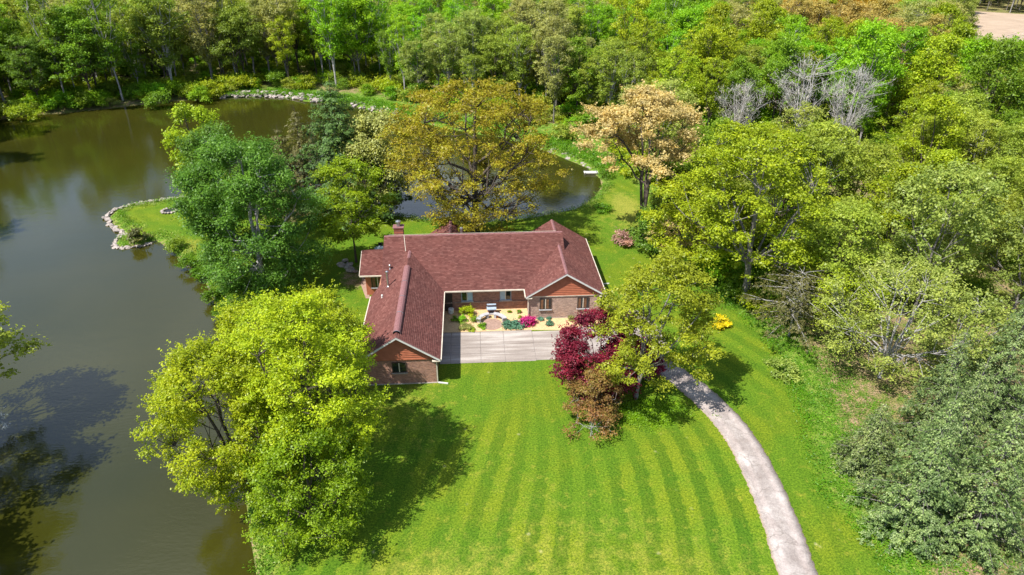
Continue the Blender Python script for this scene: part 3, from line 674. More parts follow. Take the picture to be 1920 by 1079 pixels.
# ------------------------------------------------------------------ tree builders
def tube_set(paths, sides=5):
    V_, F_ = [], []; base = 0
    ang = np.arange(sides) * 2 * np.pi / sides; ca_, sa_ = np.cos(ang), np.sin(ang)
    for pts, r in paths:
        pts = np.asarray(pts, float); n_ = len(pts); t = np.gradient(pts, axis=0); t /= np.linalg.norm(t, axis=1)[:, None] + 1e-9
        ref = np.array([1.0, 0.13, 0.07]) if abs(t[0][2]) > 0.75 else np.array([0.1, 0.05, 1.0])
        a = np.cross(t, ref); a /= np.linalg.norm(a, axis=1)[:, None] + 1e-9; b = np.cross(t, a)
        rr = np.asarray(r, float)[:, None, None]
        ring = pts[:, None, :] + rr * (a[:, None, :] * ca_[None, :, None] + b[:, None, :] * sa_[None, :, None])
        V_.append(ring.reshape(-1, 3)); i = np.arange(n_ - 1)[:, None] * sides + base; k = np.arange(sides)[None, :]; k2 = (k + 1) % sides
        F_.append(np.stack([i + k, i + k2, i + k2 + sides, i + k + sides], -1).reshape(-1, 4)); base += n_ * sides
    return np.vstack(V_), np.vstack(F_)
def bez(a, c, b, n_=5):
    t = np.linspace(0, 1, n_)[:, None]; return (1 - t) ** 2 * a + 2 * t * (1 - t) * c + t * t * b
def leaf_quads(R, P, N, half, aspect=0.6, T=None, tri=False):
    n_ = len(P)
    N = N / (np.linalg.norm(N, axis=1)[:, None] + 1e-9)
    if T is None: T = R.normal(size=(n_, 3))
    T = T - (T * N).sum(1)[:, None] * N; T /= np.linalg.norm(T, axis=1)[:, None] + 1e-9
    B_ = np.cross(N, T); s = half * (0.65 + 0.7 * R.random(n_))[:, None]
    if tri:                                                # three-cornered leaves for crowns seen from further off
        Q = np.stack([P - T * s, P + B_ * s * aspect * 1.25 + T * s * 0.55, P - B_ * s * aspect * 1.25 + T * s * 0.75], 1).reshape(-1, 3)
        return Q, np.arange(n_ * 3).reshape(-1, 3)
    Q = np.stack([P - T * s, P + B_ * s * aspect + T * s * 0.1, P + T * s, P - B_ * s * aspect + T * s * 0.1], 1).reshape(-1, 3)
    return Q, np.arange(n_ * 4).reshape(-1, 4)
def profile(shape, q):
    q = np.clip(q, 0, 1)
    if shape == 'round': return np.sqrt(np.clip(1 - (1.75 * q - 0.8) ** 2 / 1.02, 0.02, 1))
    if shape == 'dome': return np.clip(1 - q ** 2.6, 0.03, 1) ** 0.62 * (0.80 + 0.2 * np.clip(q * 4, 0, 1))
    if shape == 'oval': return np.sqrt(np.clip(1 - (1.9 * q - 0.95) ** 2, 0.03, 1))
    if shape == 'vase': return np.clip(0.3 + 0.85 * q, 0, 1) * np.sqrt(np.clip(1 - np.clip((q - .55) / .45, 0, 1) ** 2 * .93, 0.03, 1))
    if shape == 'cone': return np.clip(1 - q, 0.04, 1) ** 0.8
    return np.ones_like(q)
def broadleaf(seed, h, r, cb=0.3, shape='round', nclump=110, leaves=16000, half=0.16, aspect=0.6, trunk_r=None, limbs=7, clump=1.1,
              droop=0.0, lean=(0, 0), flat=0.65, forks=1, hollow=0.25, spread=1.0, twig=0.035, lump=0.14, spray=0.45, rise=0.1, tri=False):
    """returns (wood mesh, crown mesh): trunk, limbs and a twig to each leaf clump; leaves gather round the clumps"""
    R = np.random.default_rng(seed); trunk_r = trunk_r or h * 0.02
    lx, ly = lean; paths = []; samp = []
    def axis_at(q): return np.array([lx * q ** 1.3, ly * q ** 1.3, q * h])
    tops = []
    for f in range(forks):
        a = R.random() * 6.28; off = 0.0 if forks == 1 else r * 0.33
        n_ = 8; qs = np.linspace(0, 0.86, n_)
        pts = np.array([axis_at(q) + np.array([math.cos(a), math.sin(a), 0]) * off * max(0, q - 0.12) + np.append(R.normal(size=2) * 0.012 * h * q, 0) for q in qs])
        rr = trunk_r * (1 - 0.78 * qs / 0.86) / (1 if forks == 1 else 1.25); rr[0] *= 1.35
        paths.append((pts, rr)); tops.append(pts); samp += [(p, x) for p, x in zip(pts[3:], rr[3:])]
    z0 = cb * h
    def env(az_, q): return r * profile(shape, q) * (1 + lump * np.sin(2 * az_ + seed + q * 2) + 0.75 * lump * np.sin(5 * az_ + q * 7 + seed * 1.7))
    for i in range(limbs):
        az_ = 2 * np.pi * (i + 0.5 * R.random()) / limbs * 1.0 + seed; q = 0.12 + 0.7 * R.random()
        tr = tops[i % forks]; st = tr[min(len(tr) - 2, int(len(tr) * (max(cb * 0.75, 0.22) + 0.42 * q * R.random() + 0.02)))]
        e = np.array([math.cos(az_), math.sin(az_), 0]) * env(az_, q) * 0.68; e = e + axis_at((z0 + q * (h - z0)) / h) * [1, 1, 1]
        c = st * 0.45 + e * 0.55; c[2] = st[2] + (e[2] - st[2]) * 0.35
        p = bez(st, c, e, 7); p[1:-1] += R.normal(size=(5, 3)) * 0.02 * r; rr = np.linspace(trunk_r * 0.42, trunk_r * 0.13, 7)
        paths.append((p, rr)); samp += [(a_, b_) for a_, b_ in zip(p[2:], rr[2:])]
    SP = np.array([s_[0] for s_ in samp])
    q = R.random(nclump) ** 0.85; az_ = R.random(nclump) * 2 * np.pi
    u_ = np.sqrt(hollow + (1 - hollow) * R.random(nclump)); rad_ = env(az_, q) * u_ * spread
    C = np.stack([np.cos(az_) * rad_, np.sin(az_) * rad_, z0 + q * (h - z0) * (0.93 + 0.07 * R.random(nclump))], 1)
    qq = C[:, 2] / h; C[:, 0] += lx * qq ** 1.3; C[:, 1] += ly * qq ** 1.3
    for c in C:
        d = np.linalg.norm(SP - c, axis=1) + np.maximum(0, SP[:, 2] - c[2] + 0.05 * h) * 1.6
        a_ = SP[int(np.argmin(d))]; m = (a_ + c) / 2; m[2] -= 0.06 * np.linalg.norm(c - a_); m += R.normal(size=3) * 0.03 * r
        paths.append((bez(a_, m, c, 4), np.linspace(min(trunk_r * 0.14, 0.07), twig * 0.4, 4)))
    Vw, Fw = tube_set(paths)
    rc_ = clump * (0.45 + 0.75 * R.random(nclump)); w_ = rc_ ** 2; w_ /= w_.sum()
    ci = R.choice(nclump, size=leaves, p=w_)
    dvec = R.normal(size=(leaves, 3)); dvec /= np.linalg.norm(dvec, axis=1)[:, None]
    rad3 = R.random(leaves) ** (1 / 2.4)
    dvec[:, 2] = np.where(R.random(leaves) < 0.6, np.abs(dvec[:, 2]), dvec[:, 2])
    P = C[ci] + dvec * (rad3 * rc_[ci])[:, None] * np.array([1, 1, flat])
    # sprays: pull leaves onto little shoots so the edge is feathery
    sh = R.integers(0, 12, leaves); sdv = np.stack([np.cos(sh * 2.4 + ci), np.sin(sh * 2.4 + ci), 0.55 * np.sin(sh * 1.9 + ci * 1.3) + rise], 1)
    sp_ = R.random(leaves) < spray; tt = R.random(leaves) ** 0.7 * 1.3
    Ps = C[ci] + sdv * (tt * rc_[ci])[:, None] + R.normal(size=(leaves, 3)) * 0.10 * clump
    P[sp_] = Ps[sp_]
    if droop:
        k = R.random(leaves); P[:, 2] -= droop * k ** 1.5 * rc_[ci] * 1.6; T = np.tile([0.0, 0.0, -1.0], (leaves, 1)) + R.normal(size=(leaves, 3)) * 0.35
    else: T = None
    N = dvec * 0.65 + np.array([0, 0, 0.65]) + R.normal(size=(leaves, 3)) * 0.38
    P[:, 2] = np.maximum(P[:, 2], 0.15)
    Vl, Fl = leaf_quads(R, P, N, half, aspect, T, tri)
    return np_mesh('trunk', Vw, Fw, True), np_mesh('crown', Vl, Fl)
def conifer(seed, h, r, cb=0.08, leaves=18000, half=0.17, tiers=22, per=7, droop=0.15, up=0.0, trunk_r=None, aspect=0.35, ragged=0.2, power=0.8, tuft=0.16):
    R = np.random.default_rng(seed); trunk_r = trunk_r or h * 0.018; paths = []
    qs = np.linspace(0, 1, 8); tp = np.stack([R.normal(size=8) * 0.004 * h, R.normal(size=8) * 0.004 * h, qs * h], 1); tp[0, :2] = 0
    paths.append((tp, trunk_r * (1 - 0.92 * qs)))
    B = []
    for i in range(tiers):
        q = (i + 0.3 * R.random()) / tiers; zz = cb * h + q * (h * 0.985 - cb * h)
        for j in range(per):
            az_ = 2 * np.pi * (j + R.random() * 0.7) / per + i * 1.3
            Ln = r * (1 - q) ** power * (1 - ragged + 2 * ragged * R.random()) + 0.15
            a = np.array([0, 0, zz]); dirn = np.array([math.cos(az_), math.sin(az_), 0])
            e = a + dirn * Ln + np.array([0, 0, Ln * (up - droop)]); c = a + dirn * Ln * 0.55 + np.array([0, 0, Ln * (up * 0.2 + 0.06 - droop * 0.1)])
            p = bez(a, c, e, 5); B.append((p, Ln)); paths.append((p, np.linspace(max(0.018, Ln * 0.012), 0.008, 5)))
    Vw, Fw = tube_set(paths, 4)
    Ls_ = np.array([b[1] for b in B]); w_ = Ls_ ** 1.5; w_ /= w_.sum(); ci = R.choice(len(B), size=leaves, p=w_)
    BP = np.array([b[0] for b in B]); t = 0.12 + 0.9 * R.random(leaves) ** 0.75; k = np.clip(t * 4, 0, 3.999).astype(int); fr = t * 4 - k
    P0 = BP[ci, k] * (1 - fr)[:, None] + BP[ci, np.minimum(k + 1, 4)] * fr[:, None]
    D = BP[ci, 4] - BP[ci, 0]; D /= np.linalg.norm(D, axis=1)[:, None]; S = np.cross(D, [0, 0, 1.0]); S /= np.linalg.norm(S, axis=1)[:, None] + 1e-9
    # needles gather in tufts along each branch
    nt = 7; tq = np.floor(t * nt) / nt + 0.5 / nt; lq = np.floor(R.uniform(-1, 1, leaves) * 1.5 + 0.5) / 1.5
    jit = (np.sin(ci * 12.9898 + tq * 78.233 + lq * 37.7) * 43758.5453) % 1.0
    tq = np.where(jit < 0.06, t, tq); sink = np.where(jit < 0.3, 1.0, 0.0); t2 = tq + R.normal(size=leaves) * 0.024; k = np.clip(np.clip(t2, 0, 1.02) * 4, 0, 3.999).astype(int); fr = t2 * 4 - k
    P0 = BP[ci, k] * (1 - fr)[:, None] + BP[ci, np.minimum(k + 1, 4)] * fr[:, None]
    wd = Ls_[ci] * 0.30 * (1.15 - np.clip(t2, 0, 1.1)) + tuft * 0.6; lat = lq * wd + R.normal(size=leaves) * tuft * 0.30
    P = P0 + S * lat[:, None] + np.stack([np.zeros(leaves), np.zeros(leaves), -np.abs(lat) * 0.22 + (jit - 0.4) * tuft * 1.1 - sink * tuft * 0.8 + R.normal(size=leaves) * tuft * 0.34], 1)
    T = D * 0.8 + S * np.sign(lat)[:, None] * 0.7 + R.normal(size=(leaves, 3)) * 0.25
    N = np.array([0, 0, 0.75]) + D * 0.45 + S * lq[:, None] * 0.35 + R.normal(size=(leaves, 3)) * 0.26
    Vl, Fl = leaf_quads(R, P, N, half, aspect, T, True)
    return np_mesh('trunk', Vw, Fw, True), np_mesh('crown', Vl, Fl)
def bare_tree(seed, h, r, twigs=3500, forks=3, trunk_r=None, half=0.35):
    """a leafless tree: limbs, side branches and a haze of fine twigs"""
    w_me, l_me = broadleaf(seed, h, r, 0.25, 'vase', 120, 10, 0.1, 0.6, trunk_r or h * 0.016, 13, 1.0, forks=forks, twig=0.07, lump=0.3, hollow=0.05)
    bpy.data.meshes.remove(l_me); R = np.random.default_rng(seed)
    wv = np.empty(len(w_me.vertices) * 3, np.float32); w_me.vertices.foreach_get('co', wv); wv = wv.reshape(-1, 3); wv = wv[wv[:, 2] > 0.35 * h]
    P = wv[R.integers(0, len(wv), twigs)] + R.normal(size=(twigs, 3)) * 0.42; T = P - np.array([0, 0, 0.3 * h]); T /= np.linalg.norm(T, axis=1)[:, None]; T = T + R.normal(size=T.shape) * 0.45
    Vl, Fl = leaf_quads(R, P, R.normal(size=P.shape), half, 0.05, T)
    return w_me, np_mesh('twigs', Vl, Fl)

SPEC = {  # leaf pigments from first to last leaf
 'lime': ((0.225, 0.345, 0.008), (0.430, 0.510, 0.018)),
 'mustard': ((0.230, 0.270, 0.014), (0.410, 0.435, 0.028)),
 'limedeep_or_shade': ((0.15, 0.28, 0.008), (0.30, 0.42, 0.014)),  # young tree's own green; on the low bank tree, painted shade of the limes
 'mid': ((0.125, 0.240, 0.014), (0.240, 0.375, 0.028)),
 'bright': ((0.155, 0.355, 0.010), (0.280, 0.490, 0.018)),
 'yellow': ((0.215, 0.320, 0.010), (0.390, 0.470, 0.022)),
 'olive': ((0.200, 0.290, 0.028), (0.360, 0.435, 0.058)),
 'greyolive': ((0.260, 0.290, 0.075), (0.440, 0.450, 0.140)),
 'pale': ((0.205, 0.285, 0.045), (0.39, 0.45, 0.10)),
 'tan':    ((0.36, 0.29, 0.070), (0.54, 0.43, 0.13)),
 'orange': ((0.42, 0.26, 0.022), (0.60, 0.40, 0.04)),
 'dark': ((0.075, 0.175, 0.016), (0.160, 0.290, 0.034)),
 'oak': ((0.21, 0.155, 0.018), (0.32, 0.265, 0.020), (0.40, 0.41, 0.028)),
 'cream': ((0.52, 0.445, 0.145), (0.80, 0.69, 0.28)),
 'maroon': ((0.095, 0.010, 0.028), (0.34, 0.030, 0.080)),
 'bronze': ((0.170, 0.075, 0.032), (0.32, 0.175, 0.060), (0.26, 0.24, 0.05)),
 'spruce': ((0.040, 0.075, 0.018), (0.110, 0.165, 0.045), (0.255, 0.315, 0.120)),
 'pine': ((0.045, 0.105, 0.022), (0.120, 0.205, 0.045)),
 'rust': ((0.13, 0.14, 0.045), (0.24, 0.235, 0.075)),
 'birch': ((0.055, 0.150, 0.016), (0.150, 0.300, 0.036)),
 'twig': ((0.36, 0.335, 0.31), (0.50, 0.47, 0.44)),
 'pink':   ((0.48, 0.28, 0.22), (0.62, 0.42, 0.32)),
 'magenta': ((0.45, 0.015, 0.17), (0.75, 0.06, 0.38)),
 'gold': ((0.70, 0.60, 0.012), (0.86, 0.76, 0.020)),
 'bluegreen': ((0.055, 0.150, 0.090), (0.13, 0.26, 0.17)),
 'whitebloom': ((0.70, 0.70, 0.72), (0.85, 0.85, 0.86)),
 'ground_green': ((0.075, 0.200, 0.008), (0.150, 0.310, 0.012)),
}
for k, v in SPEC.items():
    M['leaf_' + k] = leafmat('leaves_' + k, v[0], v[1], c=v[2] if len(v) > 2 else None, trans=0.12 if k in ('spruce', 'pine', 'bluegreen', 'whitebloom', 'twig') else 0.44)
TREES = []                                                 # (x, y, radius) of placed trees, to keep the wood from growing through them
def place(name, label, cat, meshes, species, x, y, z=0.0, rz=0.0, s=1.0, group=None, bark='bark', crown='crown', cr=4.0):
    t = thing(name, label, cat, (x, y, z), rz, group); t.scale = (s, s, s)
    link('trunk', meshes[0], M[bark], t); link(crown, meshes[1], M['leaf_' + species], t)
    TREES.append((x, y, cr)); return t

# ------------------------------------------------------------------ single trees near the house
def h_from(px, py, top):
    x, y = at(px, py); lo, hi = 0.5, 34
    for _ in range(40):
        m = (lo + hi) / 2
        if to_px(x, y, m)[1] > top: lo = m
        else: hi = m
    return x, y, lo
def hero(px, py, top, label, species, builder=broadleaf, name='tree', cat='tree', bark='bark', crown='crown', rz=0, r=5, seed=1, cr=None, group=None, **kw):
    x, y, h = h_from(px, py, top)
    return place(name, label, cat, builder(seed, h, r, **kw), species, x, y, 0, rz, 1, group, bark, crown, cr or r * 0.8)
def herow(x, y, h, label, species, builder=broadleaf, name='tree', cat='tree', bark='bark', crown='crown', r=5, seed=1, cr=None, rz=0, group=None, **kw):
    return place(name, label, cat, builder(seed, h, r, **kw), species, x, y, 0, rz, 1, group, bark, crown, cr or r * 0.8)
hero(893, 437, 158, 'wide spreading oak with orange brown young leaves behind the house', 'oak', name='oak_tree', r=12.0, seed=4, cb=0.15, shape='round',
     nclump=300, leaves=62000, half=0.125, tri=True, limbs=16, clump=1.25, trunk_r=0.55, hollow=0.12, flat=0.5)
hero(1202, 450, 178, 'tall tree with cream tan blossom like crown and bare leaning limbs beside the pond', 'cream', name='leaning_oak_tree', r=7.8, seed=12, cb=0.56, shape='dome', lump=0.25,
     nclump=110, leaves=36000, half=0.14, tri=True, limbs=9, clump=1.25, trunk_r=0.36, forks=3, lean=(-0.8, 2), flat=0.6, hollow=0.3)
hero(1395, 567, 236, 'large yellow green tree with a bare grey trunk at the right edge of the lawn', 'yellow', name='maple_tree', bark='bark_grey', r=7.3, seed=21, cb=0.26,
     shape='round', nclump=200, leaves=52000, half=0.12, limbs=11, clump=1.2, trunk_r=0.42, hollow=0.2, lean=(-1.5, 0))
hero(668, 492, 300, 'slender lime green tree with thin trunk left of the chimney', 'limedeep_or_shade', name='young_tree', r=4.5, seed=5, cb=0.26, shape='oval',
     nclump=95, leaves=22000, half=0.11, limbs=8, clump=0.85, trunk_r=0.13)
hero(497, 538, 262, 'broad dark green weeping birch on the lawn by the water', 'birch', name='weeping_birch', bark='bark_pale', r=6.7, seed=32, cb=0.05, shape='round',
     nclump=150, leaves=84000, half=0.12, tri=True, aspect=0.55, limbs=12, clump=1.3, droop=0.55, lump=0.1, trunk_r=0.34, hollow=0.25)
hero(440, 470, 232, 'paler upper birch rising behind the weeping birch', 'birch', name='birch_tree', bark='bark_pale', r=4.6, seed=35, cb=0.3, shape='oval',
     nclump=80, leaves=24000, half=0.135, tri=True, aspect=0.5, limbs=8, clump=1.0, droop=0.8)
hero(397, 398, 196, 'narrow yellow green poplar with upright shoots beside the pond', 'yellow', name='poplar_tree', r=4.2, seed=41, cb=0.12, shape='oval',
     nclump=85, leaves=14000, half=0.15, limbs=9, clump=0.85, flat=1.5, forks=3, lean=(0.5, 0))
hero(648, 402, 142, 'tall dark green pine with layered branches behind the pond lawn', 'pine', conifer, name='pine_tree', r=7.6, seed=51, cb=0.06, leaves=70000, half=0.17,
     tiers=19, per=8, droop=0.08, up=0.12, ragged=0.3, power=0.8, aspect=0.25, tuft=0.28)
hero(705, 392, 205, 'second dark green pine half hidden behind the orange oak', 'pine', conifer, name='pine_tree', r=5.0, seed=57, cb=0.08, leaves=24000, half=0.17, tiers=15, per=7, droop=0.08,
     up=0.1, ragged=0.3, power=0.6, aspect=0.25, tuft=0.28)
hero(580, 392, 200, 'thin brownish spruce standing left of the dark pine', 'rust', conifer, name='spruce_tree', r=5.2, seed=52, cb=0.06, leaves=26000, half=0.16, tiers=20, per=6,
     droop=0.2, ragged=0.4, aspect=0.25)
hero(545, 400, 235, 'second thin brownish spruce further left near the water', 'rust', conifer, name='spruce_tree', r=4.0, seed=53, cb=0.06, leaves=16000, half=0.16, tiers=16, per=6,
     droop=0.2, ragged=0.4, aspect=0.25)
hero(722, 400, 205, 'soft grey green willow between the dark pine and the orange oak', 'greyolive', name='willow_tree', r=4.6, seed=54, cb=0.1, shape='oval', nclump=90, leaves=15000,
     half=0.15, droop=0.9, clump=1.1)
# front group: yellow maple over crimson and bronze maples
hero(1192, 748, 492, 'open crowned yellow green maple standing over the driveway bend', 'mustard', name='maple_tree', bark='bark_grey', r=5.6, seed=61, cb=0.27, shape='dome',
     nclump=150, leaves=34000, half=0.095, limbs=10, clump=0.8, trunk_r=0.2, hollow=0.2, lean=(1.9, 0.6), forks=2)
hero(1122, 722, 596, 'dense crimson leaved maple at the end of the concrete court', 'maroon', name='crimson_maple', r=3.9, seed=62, cb=0.05, shape='round', nclump=95, leaves=36000,
     half=0.09, clump=0.85, limbs=8, trunk_r=0.14, hollow=0.35)
hero(1192, 700, 640, 'low crimson maple hidden behind the yellow maple', 'maroon', name='crimson_maple', r=2.4, seed=63, cb=0.05, shape='round', nclump=40, leaves=9000, half=0.105, clump=0.8, limbs=6, trunk_r=0.1)
hero(1118, 778, 700, 'bronze leaved Japanese maple in front of the crimson maple', 'bronze', name='bronze_maple', r=2.5, seed=64, cb=0.12, shape='dome', nclump=60, leaves=11000,
     half=0.08, clump=0.6, limbs=8, trunk_r=0.09, bark='bark_grey')
hero(1108, 818, 768, 'low half bare twiggy shrub at the front of the tree group', 'bronze', name='twiggy_shrub', cat='shrub', r=1.9, seed=65, cb=0.1, shape='dome', nclump=46, leaves=2600,
     half=0.07, clump=0.5, limbs=9, trunk_r=0.05, bark='bark_pale')
# foreground left: lime green trees on the bank
LK = dict(spray=0.62, rise=0.45, limbs=12, hollow=0.2, bark='bark')
herow(-12.2, 38.6, 15.0, 'tallest lime green tree on the near bank left of the garage', 'lime', name='lime_green_tree', r=5.0, seed=71, cb=0.2, shape='oval', lump=0.22, nclump=230, leaves=78000,
      half=0.078, clump=0.78, trunk_r=0.26, forks=3, flat=0.9, **LK)
herow(-16.9, 37.4, 12.2, 'lime green tree leaning out over the pond at lower left', 'lime', name='lime_green_tree', r=4.9, seed=72, cb=0.16, shape='oval', lump=0.25, nclump=190, leaves=62000,
      half=0.078, clump=0.78, trunk_r=0.24, lean=(-1.2, 0), flat=0.9, forks=2, **LK)
herow(-11.4, 34.0, 8.4, 'lower tree at the foot of the lime green trees, shade painted as darker green', 'limedeep_or_shade', name='bank_tree', r=4.2, seed=73, cb=0.04, shape='round', nclump=140, leaves=40000,  # shaded lower foliage of the limes, put into a darker leaf colour
      half=0.075, clump=0.72, trunk_r=0.16, **LK)
herow(-16.4, 45.4, 11.4, 'small lime green tree on the shore behind the tallest one', 'lime', name='lime_green_tree', r=3.6, seed=74, cb=0.16, shape='oval', nclump=110, leaves=30000, half=0.08,
      clump=0.7, trunk_r=0.14, lump=0.22, flat=0.9, **LK)
herow(-13.0, 53.6, 5.2, 'young lime green tree close to the garage wall', 'lime', name='lime_green_tree', r=2.6, seed=75, cb=0.12, shape='oval', nclump=60, leaves=12000, half=0.08,
      clump=0.6, trunk_r=0.09, **LK)
herow(-12.9, 48.0, 10.6, 'lime green tree between the shore and the garage', 'lime', name='lime_green_tree', r=3.3, seed=76, cb=0.2, shape='oval', nclump=110, leaves=28000, half=0.08,
      clump=0.7, trunk_r=0.15, lump=0.22, flat=0.9, **LK)
# trees on the far left bank, mostly outside the frame, that shade the water
for i, (x, y, h, r, lb) in enumerate([(-42.0, 46.0, 13.5, 6.2, 'olive leaved tree whose branch tips reach in at the left edge'),
                                      (-41.2, 38.0, 14, 7.0, 'tall olive leaved tree outside the left edge shading the water'),
                                      (-40.5, 29.0, 13, 6.0, 'olive leaved tree beyond the lower left corner')]):
    herow(x, y, h, lb, 'olive', name='bank_tree', r=r, seed=81 + i, cb=0.3, shape='dome', nclump=90, leaves=14000, half=0.15, limbs=9, clump=1.15, flat=0.45)
# right side: spruces and sparse trees
hs = [(1700, 985, 735, 4.3, 'broad grey green spruce reaching furthest onto the lawn', 91, 40000), (1812, 1010, 742, 4.2, 'grey green spruce with bare lower branches at lower right', 92, 36000),
      (1925, 1150, 985, 3.2, 'grey green spruce cut off by the lower right corner', 93, 12000), (1620, 880, 752, 3.1, 'small grey green spruce nearest the lawn edge', 94, 20000),
      (1838, 800, 512, 4.4, 'tallest grey green spruce with a pointed top near the right edge', 95, 44000), (1735, 830, 612, 3.6, 'grey green spruce left of the tallest spruce', 96, 28000),
      (1915, 905, 640, 3.8, 'grey green spruce cut by the right edge', 97, 28000), (1760, 905, 668, 3.4, 'dense grey green spruce in the middle of the spruce group', 98, 24000)]
for px, py, top, r, lb, sd_, lv in hs:
    hero(px, py, top, lb, 'spruce', conifer, name='spruce_tree', bark='bark_grey', r=r * 0.86, seed=sd_, cb=0.03, leaves=int(lv * 0.8), half=0.08, tiers=15, per=7, droop=0.20, up=0.0, ragged=0.22,
         power=1.0, aspect=0.42, tuft=0.30)
hero(1478, 632, 500, 'ragged flat branched pine at the lawn edge', 'rust', conifer, name='pine_tree', bark='bark_pale', r=4.2, seed=96, cb=0.3, leaves=12000, half=0.11, tiers=9, per=7, droop=0.0,
     up=0.05, ragged=0.4, power=0.35, aspect=0.3, tuft=0.25)
hero(1648, 712, 505, 'half bare grey branched tree with thin green leaves', 'pale', name='sparse_tree', bark='bark_pale', r=6.2, seed=97, cb=0.2, shape='round', nclump=170, leaves=17000, half=0.09,
     limbs=13, clump=0.95, forks=3, trunk_r=0.2, twig=0.06)
hero(1560, 660, 520, 'small twiggy tree with sparse yellow green leaves', 'yellow', name='sparse_tree', bark='bark_grey', r=3.6, seed=98, cb=0.15, shape='vase', nclump=80, leaves=5000, half=0.10,
     limbs=10, clump=0.8, forks=3, trunk_r=0.12, twig=0.05)
hero(1772, 742, 560, 'grey twigged tree above the small spruce', 'pale', name='sparse_tree', bark='bark_pale', r=4.8, seed=99, cb=0.2, shape='vase', nclump=110, leaves=9000, half=0.11, limbs=11,
     clump=0.9, forks=3, trunk_r=0.16, twig=0.05)
hero(1266, 500, 415, 'small spreading tree with tan young leaves on a thin trunk', 'cream', name='small_tree', bark='bark_grey', r=4.0, seed=101, cb=0.5, shape='dome', nclump=55, leaves=3500,
     half=0.10, clump=0.7, limbs=10, trunk_r=0.08, flat=0.35)
hero(1292, 520, 340, 'olive green tree just left of the bare grey trunk', 'yellow', name='maple_tree', r=5.2, seed=102, cb=0.22, shape='oval', nclump=100, leaves=16000, half=0.14, clump=1.0, trunk_r=0.18)
hero(1166, 458, 436, 'low pink blossoming shrub on the lawn beyond the house', 'pink', name='flowering_shrub', cat='shrub', r=1.3, seed=103, cb=0.05, shape='dome', nclump=26, leaves=1500, half=0.12, clump=0.6, trunk_r=0.05)
hero(1225, 470, 395, 'dark green bushy tree at the foot of the leaning oak', 'dark', name='small_tree', r=3.2, seed=104, cb=0.03, shape='oval', nclump=60, leaves=9000, half=0.13, clump=0.9)
# bare grey trees
for px, py, top, r, lb, sd_ in ((1490, 275, 92, 8.5, 'leafless silver grey tree standing out of the wood', 111), (1570, 300, 118, 6.5, 'second leafless silver grey tree right of the first', 112),
                                (1372, 292, 150, 4.6, 'dead tree with bare pale trunk behind the tan crowned tree', 113)):
    x, y, h = h_from(px, py, top)
    place('bare_tree', lb, 'tree', bare_tree(sd_, h, r), 'twig', x, y, 0, 0, 1, None, 'bark_pale', 'twigs', 8.0)
x, y, h = h_from(1905, 150, 60)
place('bare_tree', 'leafless grey tree beside the bare field', 'tree', bare_tree(114, h, 8, 3000), 'twig', x, y, 0, 0, 1, None, 'bark_grey', 'twigs', 5.0)

# ------------------------------------------------------------------ the wood
TREES += [at(1500, 372) + (6.5,), at(1560, 400) + (6,), at(1440, 380) + (4.5,), at(1610, 340) + (3.5,), at(1480, 330) + (6.5,), at(1550, 340) + (5.5,), at(1380, 335) + (3.5,), at(1430, 345) + (3,)]   # brushy gaps in front of the bare trees
proto = {}
kinds = [('mid', 'dome', 201), ('bright', 'round', 202), ('yellow', 'dome', 203), ('olive', 'round', 204), ('greyolive', 'vase', 205), ('pale', 'round', 206),
         ('tan', 'dome', 207), ('orange', 'dome', 208), ('dark', 'oval', 209)]
for k, shp, sd_ in kinds:
    proto[k] = []
    for j in range(3):
        if j == 1: proto[k].append(proto[k][0]); continue
        if j == 2:
            proto[k].append(broadleaf(sd_ + 77, 17.0, 4.1, 0.30, 'vase', 90, 10500, 0.135, 0.6, 0.19, 11, 0.85, forks=3, flat=0.8, hollow=0.15, twig=0.07, lump=0.2, tri=True)); continue
        proto[k].append(broadleaf(sd_ + 40 * j, 15.0, 4.7, (0.34, 0.24)[j], shp, 84, 13000, 0.14, 0.62, 0.20, 9, 1.1, forks=1 + (j + sd_) % 2 * 2 // 1 if k in ('greyolive', 'olive') else 1 + j, flat=0.7, hollow=0.2, twig=0.05, lump=0.18, tri=True))
